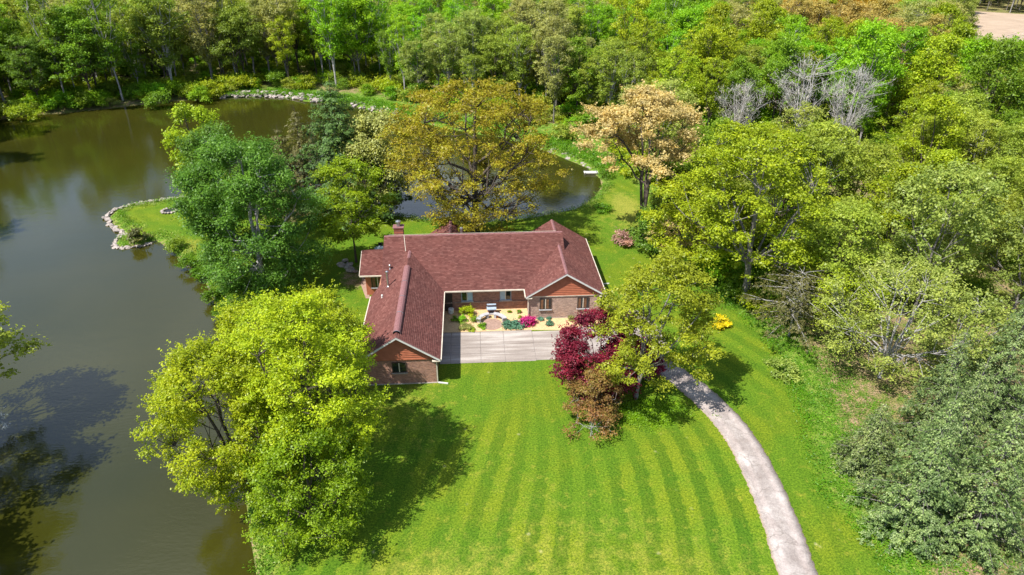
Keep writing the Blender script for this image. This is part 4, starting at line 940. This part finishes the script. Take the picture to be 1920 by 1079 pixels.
ANCH = [(40, 60, 'olive'), (150, 50, 'greyolive'), (60, 130, 'dark'), (120, 120, 'mid'), (10, 120, 'mid'), (200, 90, 'mid'), (230, 60, 'olive'), (270, 30, 'bright'), (330, 80, 'olive'), (380, 50, 'greyolive'), (440, 80, 'olive'),
        (500, 30, 'greyolive'), (480, 90, 'olive'), (560, 50, 'yellow'), (550, 110, 'mid'), (600, 90, 'bright'), (610, 40, 'bright'), (420, 10, 'greyolive'), (660, 60, 'bright'), (700, 20, 'greyolive'), (710, 120, 'olive'), (760, 60, 'bright'),
        (750, 150, 'olive'), (830, 90, 'pale'), (820, 160, 'bright'), (900, 40, 'bright'), (900, 130, 'olive'), (960, 100, 'olive'), (980, 20, 'bright'), (1000, 60, 'greyolive'), (1040, 15, 'olive'), (1100, 10, 'yellow'),
        (1050, 120, 'greyolive'), (1100, 100, 'olive'), (1090, 170, 'olive'), (1130, 60, 'bright'), (1200, 30, 'bright'), (1250, 30, 'bright'), (1220, 110, 'yellow'), (1300, 60, 'bright'), (1350, 90, 'yellow'),
        (1180, 180, 'olive'), (1290, 150, 'yellow'), (1400, 150, 'mid'), (1420, 30, 'greyolive'), (1380, 60, 'greyolive'), (1480, 15, 'orange'), (1560, 10, 'orange'), (1640, 15, 'orange'), (1560, 50, 'tan'), (1640, 60, 'tan'),
        (1500, 70, 'bright'), (1430, 80, 'yellow'), (1560, 90, 'yellow'), (1620, 90, 'yellow'), (1620, 150, 'bright'), (1660, 200, 'bright'), (1640, 120, 'bright'), (1700, 70, 'greyolive'), (1750, 20, 'pale'), (1700, 30, 'pale'),
        (1740, 60, 'tan'), (1780, 90, 'yellow'), (1850, 90, 'yellow'), (1830, 140, 'bright'), (1890, 90, 'bright'), (1740, 160, 'yellow'), (1800, 170, 'olive'), (1700, 200, 'yellow'), (1820, 230, 'olive'),
        (1900, 190, 'mid'), (1500, 280, 'olive'), (1530, 220, 'greyolive'), (1600, 290, 'olive'), (1580, 230, 'olive'), (1700, 290, 'yellow'), (1800, 310, 'yellow'), (1900, 300, 'olive'), (1300, 240, 'mid'), (1350, 200, 'mid'),
        (1440, 240, 'olive'), (1750, 400, 'pale'), (1880, 430, 'pale'), (1620, 400, 'olive'), (1680, 450, 'pale'), (1500, 420, 'mid'), (1850, 340, 'pale'), (1550, 350, 'olive'), (1460, 320, 'olive'), (1780, 50, 'greyolive'), (1450, 0, 'orange'), (1520, 25, 'orange'), (1600, 28, 'orange'), (1690, 5, 'orange'), (1500, 45, 'tan'), (1600, 70, 'tan'), (1690, 85, 'tan'), (1420, 10, 'tan')]
AX = np.array([[a, b * 1.6] for a, b, _ in ANCH]); AK = [c for _, _, c in ANCH]
WORDS = {'mid': 'mid green', 'bright': 'vivid green', 'yellow': 'yellow green', 'olive': 'olive green', 'greyolive': 'grey olive thin', 'pale': 'pale sage green', 'tan': 'tan budding',
         'orange': 'orange tan', 'dark': 'dark green'}
R = np.random.default_rng(99)
pts = []
yy = 36.0
while yy < 640:
    sp_ = 6.9 if yy < 110 else (7.0 if yy < 220 else 8.6 if yy < 400 else 12.0)
    xa, xb = -0.83 * yy - 22, 0.95 * yy + 26
    xx = xa + R.random() * sp_
    while xx < xb:
        pts.append((xx + R.normal() * sp_ * 0.22, yy + R.normal() * sp_ * 0.22)); xx += sp_
    yy += sp_ * 0.88
P = np.array(pts)
dpn, ipn = dist_poly(P, pond); dcl, icl = dist_poly(P, clear); dfl, ifl = dist_poly(P, field)
keep = (~ipn) & (dpn > 2.6) & (~icl) & (dcl > 2.0) & (~ifl) & (dfl > 5)
keep &= ~((P[:, 0] < 0) & (P[:, 1] < 62)) 
keep &= ~((P[:, 0] > 20) & (P[:, 0] < 62) & (P[:, 1] < 54))
T0 = np.array([(a, b, c) for a, b, c in TREES])
dt = np.sqrt(((P[:, None, :] - T0[None, :, :2]) ** 2).sum(2)); keep &= (dt > T0[None, :, 2] * 0.8 + 2.6).all(1)
P = P[keep]; P = P[np.argsort(P[:, 1] + 0.15 * np.abs(P[:, 0]))]
sel = []
for x, y in P:
    u_, v_ = to_px(x, y, 11.5); d = ((AX - [u_, v_ * 1.6]) ** 2).sum(1) * (0.6 + 0.8 * R.random(len(AX)))
    k = AK[int(np.argmin(d))] if R.random() < 0.86 else kinds[R.integers(0, 6)][0]
    base = 1.0 if x > -25 or y > 190 else 1.15
    if y < 100: base = 0.84
    sel.append((x, y, k, base * (0.66 + 0.56 * R.random()), R.random() * 6.283, (2 if R.random() < (0.62 if u_ < 1300 and y < 200 else 0.25) else int(R.integers(0, 2))), u_, v_))
def region(x, y):
    u_, v_ = to_px(x, y, 8)
    if x < -25 and y < 185:
        d = dist_poly(np.array([[x, y]]), pond)[0][0]
        row = 'on the left pond shore' if d < 9 else 'second row from the left pond' if d < 17 else 'deeper behind the left pond'
        return row + (', leftmost' if u_ < 200 else ', right part' if u_ > 430 else ''), ''
    if x < 28 and y < 190: return 'past the far shore, ' + ('left of the orange oak' if u_ < 700 else 'behind the orange oak' if u_ < 1040 else 'behind the tan tree'), ''
    if y < 75: return 'behind the spruces' + (' near the right edge' if u_ > 1750 else ' and thin trees'), ''
    if y < 100: return 'in the wood right of the large maple' + (', edge side' if u_ > 1700 else ''), ''
    if y < 135: return 'in the wood below the bare trees' + (' near the right edge' if u_ > 1700 else ''), ''
    return 'in the far wood, ' + ('left' if u_ < 640 else 'centre' if u_ < 1280 else 'right'), ''
near, far = [], []
for s_ in sel:
    inview = -140 < s_[6] < 2080 and s_[7] > -90
    (near if (inview and len(near) < 268) else far).append(s_)
for i, (x, y, k, s, rz, j, u_, v_) in enumerate(near):
    rg, rk = region(x, y)
    size = 'small' if s < 0.88 else 'tall' if s > 1.05 else 'mid-sized'
    sgz = s * (0.88 + 0.34 * random.Random(i).random())
    t = thing('woodland_tree', f'{size} {WORDS[k]} tree {rg}', 'tree', (x, y, 0.1), rz, f'{size} {WORDS[k]} trees, {rg}')
    t.scale = (s, s, sgz)
    tr = link('trunk', proto[k][j][0], M['bark_pale' if j == 2 and i % 2 else 'bark_grey' if (i + j) % 3 else 'bark'], t)
    cw = link('crown', proto[k][j][1], M['leaf_' + k], t)
    proto.setdefault('obj_' + k, (tr, cw))
    proto.setdefault(('obj', k, j), (tr, cw))
# any kind that has no single tree yet gets one from the far list
for k, _, _ in kinds:
    if 'obj_' + k not in proto:
        q = [s_ for s_ in far if s_[2] == k and -100 < s_[6] < 2000 and s_[7] > -40] or [s_ for s_ in far if s_[2] == k]
        x, y, _, s, rz, j, u_, v_ = q[0]; far.remove(q[0]); rg, rk = region(x, y)
        t = thing('woodland_tree', f'nearest {WORDS[k]} tree {rg}', 'tree', (x, y, 0.1), rz); t.scale = (s, s, s)
        proto['obj_' + k] = (link('trunk', proto[k][j][0], M['bark'], t), link('crown', proto[k][j][1], M['leaf_' + k], t))

def scatter(name, label, pts_by, z=0.0):
    """one object of kind stuff: points that carry instances of the given meshes. pts_by: list of (source objects, rows x,y,z,scale,turn)"""
    Vv, sc_, rt, kd = [], [], [], []
    for i, (src, rows) in enumerate(pts_by):
        for x, y, zz, s, a in rows: Vv.append((x, y, zz)); sc_.append(s); rt.append((0, 0, a)); kd.append(i)
    me = bpy.data.meshes.new(name); me.vertices.add(len(Vv)); me.vertices.foreach_set('co', np.array(Vv, np.float32).ravel())
    me.attributes.new('size', 'FLOAT', 'POINT').data.foreach_set('value', np.array(sc_, np.float32))
    me.attributes.new('turn', 'FLOAT_VECTOR', 'POINT').data.foreach_set('vector', np.array(rt, np.float32).ravel())
    me.attributes.new('sort', 'INT', 'POINT').data.foreach_set('value', np.array(kd, np.int32))
    me.update(); o = setp(link(name, me), label, kind='stuff')
    ng = bpy.data.node_groups.new(name, 'GeometryNodeTree'); ng.interface.new_socket('Geometry', in_out='INPUT', socket_type='NodeSocketGeometry'); ng.interface.new_socket('Geometry', in_out='OUTPUT', socket_type='NodeSocketGeometry')
    n, l = ng.nodes, ng.links; gi = n.new('NodeGroupInput'); go = n.new('NodeGroupOutput'); jn = n.new('GeometryNodeJoinGeometry')
    def named(nm, tp):
        q = n.new('GeometryNodeInputNamedAttribute'); q.data_type = tp; q.inputs[0].default_value = nm; return q.outputs[0]
    for i, (src, rows) in enumerate(pts_by):
        if not rows: continue
        cmpn = n.new('FunctionNodeCompare'); cmpn.data_type = 'INT'; cmpn.operation = 'EQUAL'; l.new(named('sort', 'INT'), cmpn.inputs[2]); cmpn.inputs[3].default_value = i
        for so in src:
            oi = n.new('GeometryNodeObjectInfo'); oi.transform_space = 'ORIGINAL'; oi.inputs[0].default_value = so; oi.inputs[1].default_value = True
            ip = n.new('GeometryNodeInstanceOnPoints'); l.new(gi.outputs[0], ip.inputs[0]); l.new(cmpn.outputs[0], ip.inputs['Selection']); l.new(oi.outputs['Geometry'], ip.inputs['Instance'])
            l.new(named('size', 'FLOAT'), ip.inputs['Scale']); l.new(named('turn', 'FLOAT_VECTOR'), ip.inputs['Rotation']); l.new(ip.outputs[0], jn.inputs[0])
    l.new(jn.outputs[0], go.inputs[0]); md = o.modifiers.new('scatter', 'NODES'); md.node_group = ng
    return o
by = []
for k, _, _ in kinds:
    have = [j for j in range(3) if ('obj', k, j) in proto]
    if not have: by.append((proto['obj_' + k], [(x, y, 0.1, s, rz) for (x, y, kk, s, rz, j, u_, v_) in far if kk == k])); continue
    for jj in have:
        by.append((proto[('obj', k, jj)], [(x, y, 0.1, s, rz) for q, (x, y, kk, s, rz, j, u_, v_) in enumerate(far) if kk == k and (j if j in have else have[q % len(have)]) == jj]))
scatter('far_wood', 'the far wood closing the view, a mass of mixed spring trees', by)

# ------------------------------------------------------------------ shrubs and undergrowth
def bush_mesh(seed, h, r, n_, half, aspect=0.6, shape='dome', nclump=14, clump=0.45):
    return broadleaf(seed, h, r, 0.02, shape, nclump, n_, half, aspect, 0.03, 5, clump, hollow=0.3, twig=0.02)
def bush(px, py, h, r, label, species, seed, n_=1800, half=0.07, name='shrub', cat='shrub', z=0.0, shape='dome', rz=0, nclump=18, clump=None, group=None):
    x, y = at(px, py, z); return place(name, label, cat, bush_mesh(seed, h, r, n_, half, shape=shape, nclump=nclump, clump=clump or r * 0.42), species, x, y, z, rz, cr=r)
for i, (px, py, sp_, lb) in enumerate([(1450, 300, 'bronze', 'reddish brown thicket under the left bare tree'), (1500, 305, 'rust', 'dull brown thicket between the two bare trees'), (1545, 310, 'bronze', 'reddish brown thicket under the right bare tree'),
                                       (1480, 325, 'rust', 'brown brush in front of the bare trees'), (1410, 310, 'olive', 'olive brush beside the dead pale trunk'), (1535, 335, 'olive', 'olive brush below the right bare tree')]):
    x, y = at(px, py); place('thicket', lb, 'thicket', broadleaf(380 + i, 4.6, 3.4, 0.05, 'dome', 40, 2600, 0.15, 0.4, 0.06, 12, 0.8, forks=3, twig=0.06), sp_, x, y, 0, 0, cr=3.0, bark='bark_grey')
b1 = bush(45, 224, 2.6, 3.0, 'yellowish bush overhanging the water at the far left shore', 'yellow', 301, 2600, 0.15, 'wild_bush')
b2 = bush(300, 200, 2.8, 2.8, 'mid green bush on the far shore of the left pond', 'mid', 302, 2600, 0.15, 'wild_bush')
b3 = bush(378, 190, 2.8, 2.6, 'fresh green bush at the left end of the rock bank', 'bright', 303, 2600, 0.15, 'wild_bush')
b4 = bush(1052, 262, 2.4, 2.4, 'green bush at the wood edge above the far pond shore', 'olive', 304, 2200, 0.15, 'wild_bush')
b5 = bush(1470, 700, 1.2, 1.6, 'low sage green bush between lawn and wood', 'pale', 305, 1500, 0.09, 'wild_bush')
U = np.random.default_rng(5); rows = {0: [], 1: [], 2: [], 3: [], 4: []}
for x, y in zip(U.uniform(-160, 210, 15000), U.uniform(60, 260, 15000)):
    if abs(x) > 0.86 * y + 8: continue
    rows[int(U.integers(0, 5))].append((x, y, 0.1, 0.5 + 0.7 * U.random(), U.random() * 6.28))
for k in rows:
    Q = np.array([(a[0], a[1]) for a in rows[k]]); d1, i1 = dist_poly(Q, pond); d2, i2 = dist_poly(Q, clear); d3, i3 = dist_poly(Q, field)
    ok = (~i1) & (d1 > 0.5) & (~i2) & (d2 > 0.8) & (~i3)
    dens = np.where(d1 < 9, 1.0, np.where((Q[:, 0] > 24) & (Q[:, 1] < 100), 0.30, 0.38)); ok &= U.random(len(Q)) < dens
    rows[k] = [a for a, b in zip(rows[k], ok) if b]
scatter('undergrowth', 'tangled green undergrowth on the woodland floor', [([c for c in b.children], rows[i]) for i, b in enumerate((b1, b2, b3, b4, b5))])
# low plants along the near shore and the rough ground: one layer of leaf blades
def herb_layer(name, label, pts_, mat, blades=26, half=0.10, hgt=0.35, spread=0.32, seed=1):
    Rg = np.random.default_rng(seed); n_ = len(pts_); c = np.repeat(np.array(pts_, float), blades, 0); k = len(c)
    off = Rg.normal(size=(k, 2)) * spread; zz = Rg.random(k) * hgt
    Pq = np.column_stack([c[:, 0] + off[:, 0], c[:, 1] + off[:, 1], c[:, 2] + zz])
    T = np.column_stack([off * 1.3, 0.3 + Rg.random(k) * 0.6]) + Rg.normal(size=(k, 3)) * 0.25; N = Rg.normal(size=(k, 3)) * 0.6 + [0, 0, 0.7]
    Vl, Fl = leaf_quads(Rg, Pq, N, half, 0.35, T); return setp(link(name, np_mesh(name, Vl, Fl), mat), label, kind='stuff')
def near_shore(n_, lo, hi, box, seed, zfun=lambda d: 0.0):
    Rg = np.random.default_rng(seed); Q = np.column_stack([Rg.uniform(box[0], box[1], n_), Rg.uniform(box[2], box[3], n_)])
    d, i = dist_poly(Q, pond); ok = (~i) & (d > lo) & (d < hi); Q = Q[ok]; d = d[ok]
    b = np.clip((d + 0.15) / 1.5, 0, 1); b = b * b * (3 - 2 * b); return [(a, c, -0.48 + 0.48 * e) for (a, c), e in zip(Q, b)]
herb_layer('shore_plants', 'fresh green plants growing along the near shore', near_shore(16000, 0.15, 1.7, (-50, 30, 22, 100), 3), M['leaf_ground_green'], 20, 0.12, 0.5, 0.3, 3)
herb_layer('shore_plants', 'yellowish grass tufts along the pond shores', near_shore(12000, 0.3, 2.4, (-50, 30, 22, 132), 4), M['leaf_pale'], 14, 0.12, 0.35, 0.3, 4)
herb_layer('shore_plants', 'grass and weeds above the far rock bank', near_shore(16000, 1.0, 6, (-62, 30, 105, 170), 6), M['leaf_ground_green'], 16, 0.2, 0.5, 0.5, 6)
Rg = np.random.default_rng(12); Q = np.column_stack([Rg.uniform(22, 62, 9000), Rg.uniform(24, 76, 9000)]); dcq, icq = dist_poly(Q, clear); ddq, _ = dist_poly(Q, drive_c, False)
prob = np.exp(-((dcq - 1.5) / 4.0) ** 2) * 0.8 + 0.12; okq = ((~icq) | (dcq < 1.4)) & (ddq > 2.2) & (Rg.random(len(Q)) < prob)
herb_layer('rough_weeds', 'rough weeds between the mown lawn and the spruces', [(a, b, 0.0) for a, b in Q[okq]][:2600], M['leaf_ground_green'], 26, 0.09, 0.3, 0.35, 7)
Q2 = np.column_stack([Rg.uniform(23, 60, 4000), Rg.uniform(26, 62, 4000)]); dcq, icq = dist_poly(Q2, clear)
herb_layer('rough_weeds', 'dry pale weeds on the rough ground at the right', [(a, b, 0.0) for (a, b), i, d in zip(Q2, icq, dcq) if not i and d > 0.6][:900], M['leaf_pale'], 20, 0.08, 0.25, 0.35, 8)
gq = np.column_stack([Rg.normal(14.3, 1.5, 420), Rg.normal(44.6, 0.9, 420)])
herb_layer('ground_cover', 'bright green ground cover under the maples', [(a, b, 0.0) for a, b in gq], M['leaf_bright'], 20, 0.08, 0.22, 0.22, 9)

# ------------------------------------------------------------------ rocks
def rock_mesh(seed, n_=1):
    Rr = random.Random(seed); bm = bmesh.new(); bmesh.ops.create_icosphere(bm, subdivisions=1, radius=0.5)
    for v in bm.verts:
        v.co *= 0.75 + 0.45 * Rr.random(); v.co.z *= 0.62
    for f_ in bm.faces: f_.smooth = False
    me = bpy.data.meshes.new('stone'); bm.to_mesh(me); bm.free(); return me
rocks = [rock_mesh(i) for i in range(7)]
def rock_row(name, label, line, n_, s0, s1, width, zb=-0.42, seed=1, rise=0.0, cat='stones', normal=1):
    Rr = random.Random(seed); L_ = np.array(line, float); seg = np.hypot(*(L_[1:] - L_[:-1]).T); cum = np.concatenate([[0], np.cumsum(seg)])
    root = thing(name, label, cat, (L_[0][0], L_[0][1], zb))
    for i in range(n_):
        d = Rr.random() * cum[-1] if width > 0.8 else (i + Rr.random() * 0.5) / n_ * cum[-1]
        k = min(len(seg) - 1, int(np.searchsorted(cum, d) - 1)); k = max(k, 0); t = (d - cum[k]) / seg[k]; p = L_[k] * (1 - t) + L_[k + 1] * t
        dr = (L_[k + 1] - L_[k]) / seg[k]; nr = np.array([dr[1], -dr[0]]) * normal; w = Rr.random() * width; s = s0 + (s1 - s0) * Rr.random() ** 1.5
        o = link('stone', rocks[Rr.randrange(7)], M['stone'], root)
        o.location = (p[0] + nr[0] * w - L_[0][0], p[1] + nr[1] * w - L_[0][1], rise * w + 0.05 * Rr.random()); o.rotation_euler = (Rr.random() * .5, Rr.random() * .5, Rr.random() * 6.28)
        o.scale = (s * (1 + .5 * Rr.random()), s, s * (0.6 + 0.3 * Rr.random()))
    return root
rock_row('rock_bank', 'bank of grey pink boulders on the far shore of the left pond', atw([(412, 184), (470, 182), (525, 184), (560, 189), (598, 194)]), 170, 0.6, 1.5, 3.2, seed=3, rise=0.22, normal=-1, cat='rock bank')
rock_row('stone_edging', 'pale stone edging round the tip of the grassy point', atw([(345, 371), (300, 377), (240, 387), (215, 396), (204, 408), (214, 426), (238, 440), (224, 450), (216, 458), (226, 465), (266, 461), (284, 455)]), 130, 0.35, 0.85, 0.5, seed=4, normal=1, cat='stone edging')
rock_row('rock_bank', 'thin line of pale rocks along the far shore right of the oak', atw([(960, 262), (1000, 274), (1040, 288), (1075, 302), (1108, 318)]), 60, 0.5, 1.1, 1.2, seed=5, rise=0.2, normal=-1, cat='rock bank')
rock_row('rock_bank', 'pale rocks showing on the shore behind the dark pine', atw([(650, 198), (700, 208), (740, 216)]), 30, 0.6, 1.4, 2.2, seed=6, rise=0.2, normal=-1, cat='rock bank')
rock_row('shore_stones', 'scattered stones on the near shore under the weeping birch', atw([(345, 495), (385, 530), (405, 578), (432, 596), (446, 628), (464, 660), (468, 700)]), 26, 0.2, 0.5, 0.4, seed=7, normal=-1, cat='shore stones')
rock_row('boulder_group', 'grey boulders under the slender tree by the side room', [at(646, 486), at(660, 498), at(676, 508)], 11, 0.5, 1.2, 1.2, zb=0.1, seed=8, cat='boulders')
rock_row('boulder_group', 'pale stones on the bank among the lime green trees', [at(505, 655), at(530, 672), at(545, 700)], 12, 0.4, 1.0, 0.8, zb=0.1, seed=9, cat='boulders')
fx, fy = at(318, 397)
fr = thing('fire_ring', 'ring of stones round a fire pit on the grassy point', 'fire pit', (fx, fy, 0.02))
for i in range(14):
    a = i * 2 * math.pi / 14; o = link('stone', rocks[i % 7], M['stone'], fr); o.location = (0.95 * math.cos(a), 0.95 * math.sin(a), 0.14); o.scale = (0.55, 0.42, 0.5); o.rotation_euler = (0, 0, a)
a_ = MB(); a_.lathe([(0.0, 0.0), (0.75, 0.01), (0.7, 0.06), (0.0, 0.09)], 14); a_.build('ash', M['black'], fr)

# ------------------------------------------------------------------ front garden
bed = MB(); bed.prism([(-3.5, 58.3), (-1.4, 58.3), (5.5, 58.28), (8.7, 58.05), (12.5, 59.1), (15.2, 60.0), (13.8, 61.0), (12.8, 60.48), (5.5, 60.48), (5.42, 62.6), (-3.6, 62.6)], -0.2, 0.035)
setp(bed.build('garden_bed', M['mulch']), 'golden wood mulch bed along the brick front', kind='structure')
pcx, pcy = at(922, 609); patio = setp(bpy.data.objects.new('round_patio', None), 'round brown paved circle in the front garden', kind='structure'); COL.objects.link(patio); patio.location = (pcx, pcy, 0.04)
for ring, (r0, r1, n_) in enumerate(((0.0, 0.34, 6), (0.34, 0.70, 10), (0.70, 1.12, 16))):
    for i in range(n_):
        a0 = 2 * math.pi * i / n_ + ring * .2; a1 = a0 + 2 * math.pi / n_ - 0.02 / max(r1, .2); p_ = MB()
        p_.prism([(r0 * math.cos(a0), r0 * math.sin(a0)), (r1 * math.cos(a0) * .985, r1 * math.sin(a0) * .985), (r1 * math.cos((a0 + a1) / 2) * .985, r1 * math.sin((a0 + a1) / 2) * .985), (r1 * math.cos(a1) * .985, r1 * math.sin(a1) * .985), (r0 * math.cos(a1), r0 * math.sin(a1))][: 5 if r0 else 4], -0.05, 0.012 + 0.004 * (i % 2))
        p_.build('paver', M['paver'], patio)
# curved benches
for sgn, lb in ((-1, 'left curved grey stone bench beside the round patio'), (1, 'right curved pale stone bench beside the round patio')):
    b = thing('curved_bench', lb, 'bench', (pcx, pcy, 0.03)); s_ = MB(); arc = []
    A0, A1 = (100, 168) if sgn < 0 else (12, 80)
    ang = [rad(A0 + (A1 - A0) * i / 8) for i in range(9)]
    out = [(1.62 * math.cos(a), 1.62 * math.sin(a)) for a in ang] + [(1.16 * math.cos(a), 1.16 * math.sin(a)) for a in ang[::-1]]
    s_.prism(out, 0.42, 0.52); s_.build('seat', M['concrete_grey'], b)
    for a in (ang[1], ang[7]):
        l_ = MB(); c, s2 = math.cos(a), math.sin(a); q = [(1.18 * c - .12 * -s2 * k2, 1.18 * s2 - .12 * c * k2) for k2 in (-1, 1)] + [(1.55 * c - .12 * -s2 * k2, 1.55 * s2 - .12 * c * k2) for k2 in (1, -1)]
        l_.prism(q, 0.0, 0.419); l_.build('leg', M['concrete_grey'], b)
# outdoor fireplace with shelf between the benches
gx_, gy_ = at(922, 592); fp = thing('outdoor_fireplace', 'small brick and blue grey metal barbecue between the curved benches', 'barbecue', (gx_, gy_ + 0.35, 0.03))
q = MB(); q.box(-0.42, 0.42, -0.3, 0.3, 0, 0.16); q.build('base', M['concrete_grey'], fp)
q = MB(); q.box(-0.42, -0.26, -0.28, 0.28, 0.16, 0.62); q.build('side_wall', M['brick'], fp)
q = MB(); q.box(0.26, 0.42, -0.28, 0.28, 0.16, 0.62); q.build('side_wall', M['brick'], fp)
q = MB(); q.box(-0.26, 0.26, 0.12, 0.28, 0.16, 0.62); q.build('back_wall', M['brick'], fp)
q = MB(); q.box(-0.5, 0.5, -0.34, 0.32, 0.62, 0.70); q.build('top_slab', M['bluegrey'], fp)
q = MB(); q.box(-0.48, 0.48, 0.10, 0.34, 0.95, 1.01); q.build('shelf', M['bluegrey'], fp)
for xx in (-0.44, 0.40):
    q = MB(); q.box(xx, xx + .04, 0.2, 0.28, 0.70, 0.95); q.build('post', M['black'], fp)
px_, py_ = at(932, 596); pt = thing('terracotta_pot', 'orange clay pot beside the barbecue', 'pot', (px_, py_, 0.05))
q = MB(); q.lathe([(0.13, 0), (0.20, 0.26), (0.23, 0.27), (0.23, 0.33), (0.19, 0.33), (0.17, 0.26)], 14); q.build('pot_body', M['terracotta'], pt)
px_, py_ = at(846, 588); pt = thing('white_tub', 'white round tub standing at the corner of the court', 'tub', (px_, py_, 0.03))
q = MB(); q.lathe([(0.24, 0), (0.30, 0.08), (0.32, 0.5), (0.30, 0.56), (0.12, 0.60)], 16); q.build('tub_body', M['white'], pt)
bush(876, 592, 0.95, 0.75, 'round chartreuse shrub against the brick front', 'lime', 321, 2600, 0.055)
for i, (px, py, h, r, lb, sp_) in enumerate([
        (868, 603, 0.5, 0.62, 'leafy green perennial clump left of the patio', 'bright'), (893, 604, 0.5, 0.6, 'green perennial clump next to the left bench', 'mid'),
        (905, 614, 0.35, 0.5, 'low green mat beside the round patio', 'bright'), (872, 616, 0.3, 0.85, 'grey green creeping mat at the court edge', 'greyolive'),
        (853, 602, 0.45, 0.4, 'small dark green plant at the corner of the bed', 'mid'), (884, 620, 0.2, 0.45, 'yellow green creeping plant at the court edge', 'yellow'),
        (1015, 601, 0.25, 0.35, 'small grey green plant in front of the left bedroom window', 'bluegreen'), (1030, 600, 0.22, 0.28, 'tiny grey green plant in the mulch', 'bluegreen'),
        (1031, 609, 0.35, 0.5, 'low blue green shrublet in the golden mulch', 'bluegreen'), (1072, 601, 0.35, 0.5, 'thin twiggy plant near the crimson maple', 'greyolive'),
        (955, 587, 0.3, 0.22, 'small yellow green plant behind the right bench', 'yellow'), (973, 588, 0.35, 0.3, 'small leafy plant by the brick wing corner', 'mid'), (975, 597, 0.3, 0.22, 'small leafy plant above the blue green juniper', 'olive')]):
    bush(px, py, h, r, lb, sp_, 330 + i, int(900 * r / 0.4), 0.045, 'garden_plant', 'plant', nclump=10)
for i, (px, py, lb) in enumerate([(955, 612, 'left half of the spreading blue green juniper by the patio'), (972, 613, 'right half of the spreading blue green juniper by the pink bush')]):
    bush(px, py, 0.5, 0.72, lb, 'bluegreen', 345 + i, 2600, 0.06, 'juniper')
bush(990, 610, 0.95, 0.78, 'magenta flowering azalea at the corner of the brick wing', 'magenta', 351, 3200, 0.055, 'azalea')
bush(1349, 611, 0.9, 0.95, 'bright yellow forsythia on the lawn edge', 'gold', 352, 3000, 0.07, 'forsythia')
bush(655, 716, 1.6, 1.0, 'white blossoming shrub at the garage corner seen through leaves', 'whitebloom', 353, 1500, 0.08, 'white_shrub')
bush(665, 694, 1.8, 0.8, 'smaller white blossoming shrub behind the first', 'whitebloom', 354, 900, 0.08, 'white_shrub')
bush(262, 452, 1.5, 1.3, 'dry brown reed clump on the stony point', 'rust', 355, 900, 0.16, 'reed_clump', 'reeds', nclump=16)
bush(330, 466, 1.2, 1.3, 'green bush at the root of the stony point', 'mid', 356, 1500, 0.09)
for i, (px, py, r, lb) in enumerate([(352, 500, 1.2, 'green bush on the near shore below the grassy point'), (372, 520, 1.0, 'small green bush on the shore left of the birch'), (400, 560, 1.1, 'green bush at the water edge under the birch'),
                                     (420, 588, 1.3, 'leafy bush beside the muddy shallows'), (1140, 330, 1.6, 'green bush at the shore end of the white dock'), (1128, 396, 1.3, 'low green bush on the right pond shore')]):
    bush(px, py, 1.0, r, lb, 'ground_green', 360 + i, 1600, 0.09)
place('white_shrub', 'pale blossoming shrub at the left edge above the tree shadow', 'shrub', bush_mesh(358, 2.0, 1.3, 1300, 0.07, nclump=18, clump=0.5), 'whitebloom', -40.0, 45.3, 0, 0, cr=1)
# dock
dx, dy = at(1108, 324, WATER_Z + 0.2); dk = thing('white_dock', 'short white plank dock reaching into the pond', 'dock', (dx, dy, WATER_Z), rad(-2))
for i in range(10):
    q = MB(); q.box(-1.15 + i * .23, -1.15 + i * .23 + .215, -0.5, 0.5, 0.26, 0.30); q.build('plank', M['white'], dk)
for yv in (-0.42, 0.42):
    q = MB(); q.box(-1.15, 1.15, yv - .05, yv + .05, 0.12, 0.259); q.build('beam', M['cream'], dk)
for xv in (-1.0, 0.9):
    for yv in (-0.53, 0.53):
        q = MB(); q.lathe([(0.05, -1.2), (0.05, 0.45)], 8, (xv, yv, 0)); q.build('pile', M['bark_grey'], dk)
# patio set behind the side room
tx, ty = at(712, 476); ts = thing('patio_table', 'round dark glass garden table behind the side room', 'table', (tx, ty, 0.05))
q = MB(); q.lathe([(0.0, 0.70), (0.60, 0.70), (0.62, 0.72), (0.60, 0.74), (0.0, 0.74)], 20); q.build('table_top', M['bluegrey'], ts)
for k in range(4):
    a = k * math.pi / 2 + .6; q = MB(); q.beam((0.35 * math.cos(a), 0.35 * math.sin(a), 0.7), (0.45 * math.cos(a), 0.45 * math.sin(a), 0), 0.04, 0.04); q.build('leg', M['black'], ts)
def chair_parts(root):
    q = MB(); q.box(-.24, .24, -.24, .24, .42, .46); q.build('seat', M['black'], root)
    q = MB(); q.box(-.24, .24, .22, .26, .46, .95); q.build('backrest', M['black'], root)
    for xx in (-.21, .21):
        for yv in (-.21, .22): q = MB(); q.beam((xx, yv, .42), (xx, yv, 0), .035, .035); q.build('leg', M['black'], root)
ch0 = None
for k, lb in enumerate(('black garden chair left of the dark table', 'black garden chair in front of the dark table', 'black garden chair right of the dark table', 'black garden chair behind the dark table')):
    a = math.pi - k * -math.pi / 2
    loc = (tx + 0.9 * math.cos(a), ty + 0.9 * math.sin(a), 0.05); rz = a - math.pi / 2
    if ch0 is None: ch0 = thing('garden_chair', lb, 'chair', loc, rz, 'chairs round the garden table'); chair_parts(ch0)
    else:
        c = ch0.copy(); COL.objects.link(c); c.location = loc; c.rotation_euler = (0, 0, rz); c['label'] = lb
        for g_ in list(ch0.children): d = g_.copy(); COL.objects.link(d); d.parent = c
# path by the side room
q = MB(); q.prism([at(683, 518), at(694, 560), at(686, 560), at(677, 535), at(679, 520)], -0.1, 0.03); setp(q.build('side_path', M['paver']), 'narrow pinkish gravel strip by the side room', kind='structure')
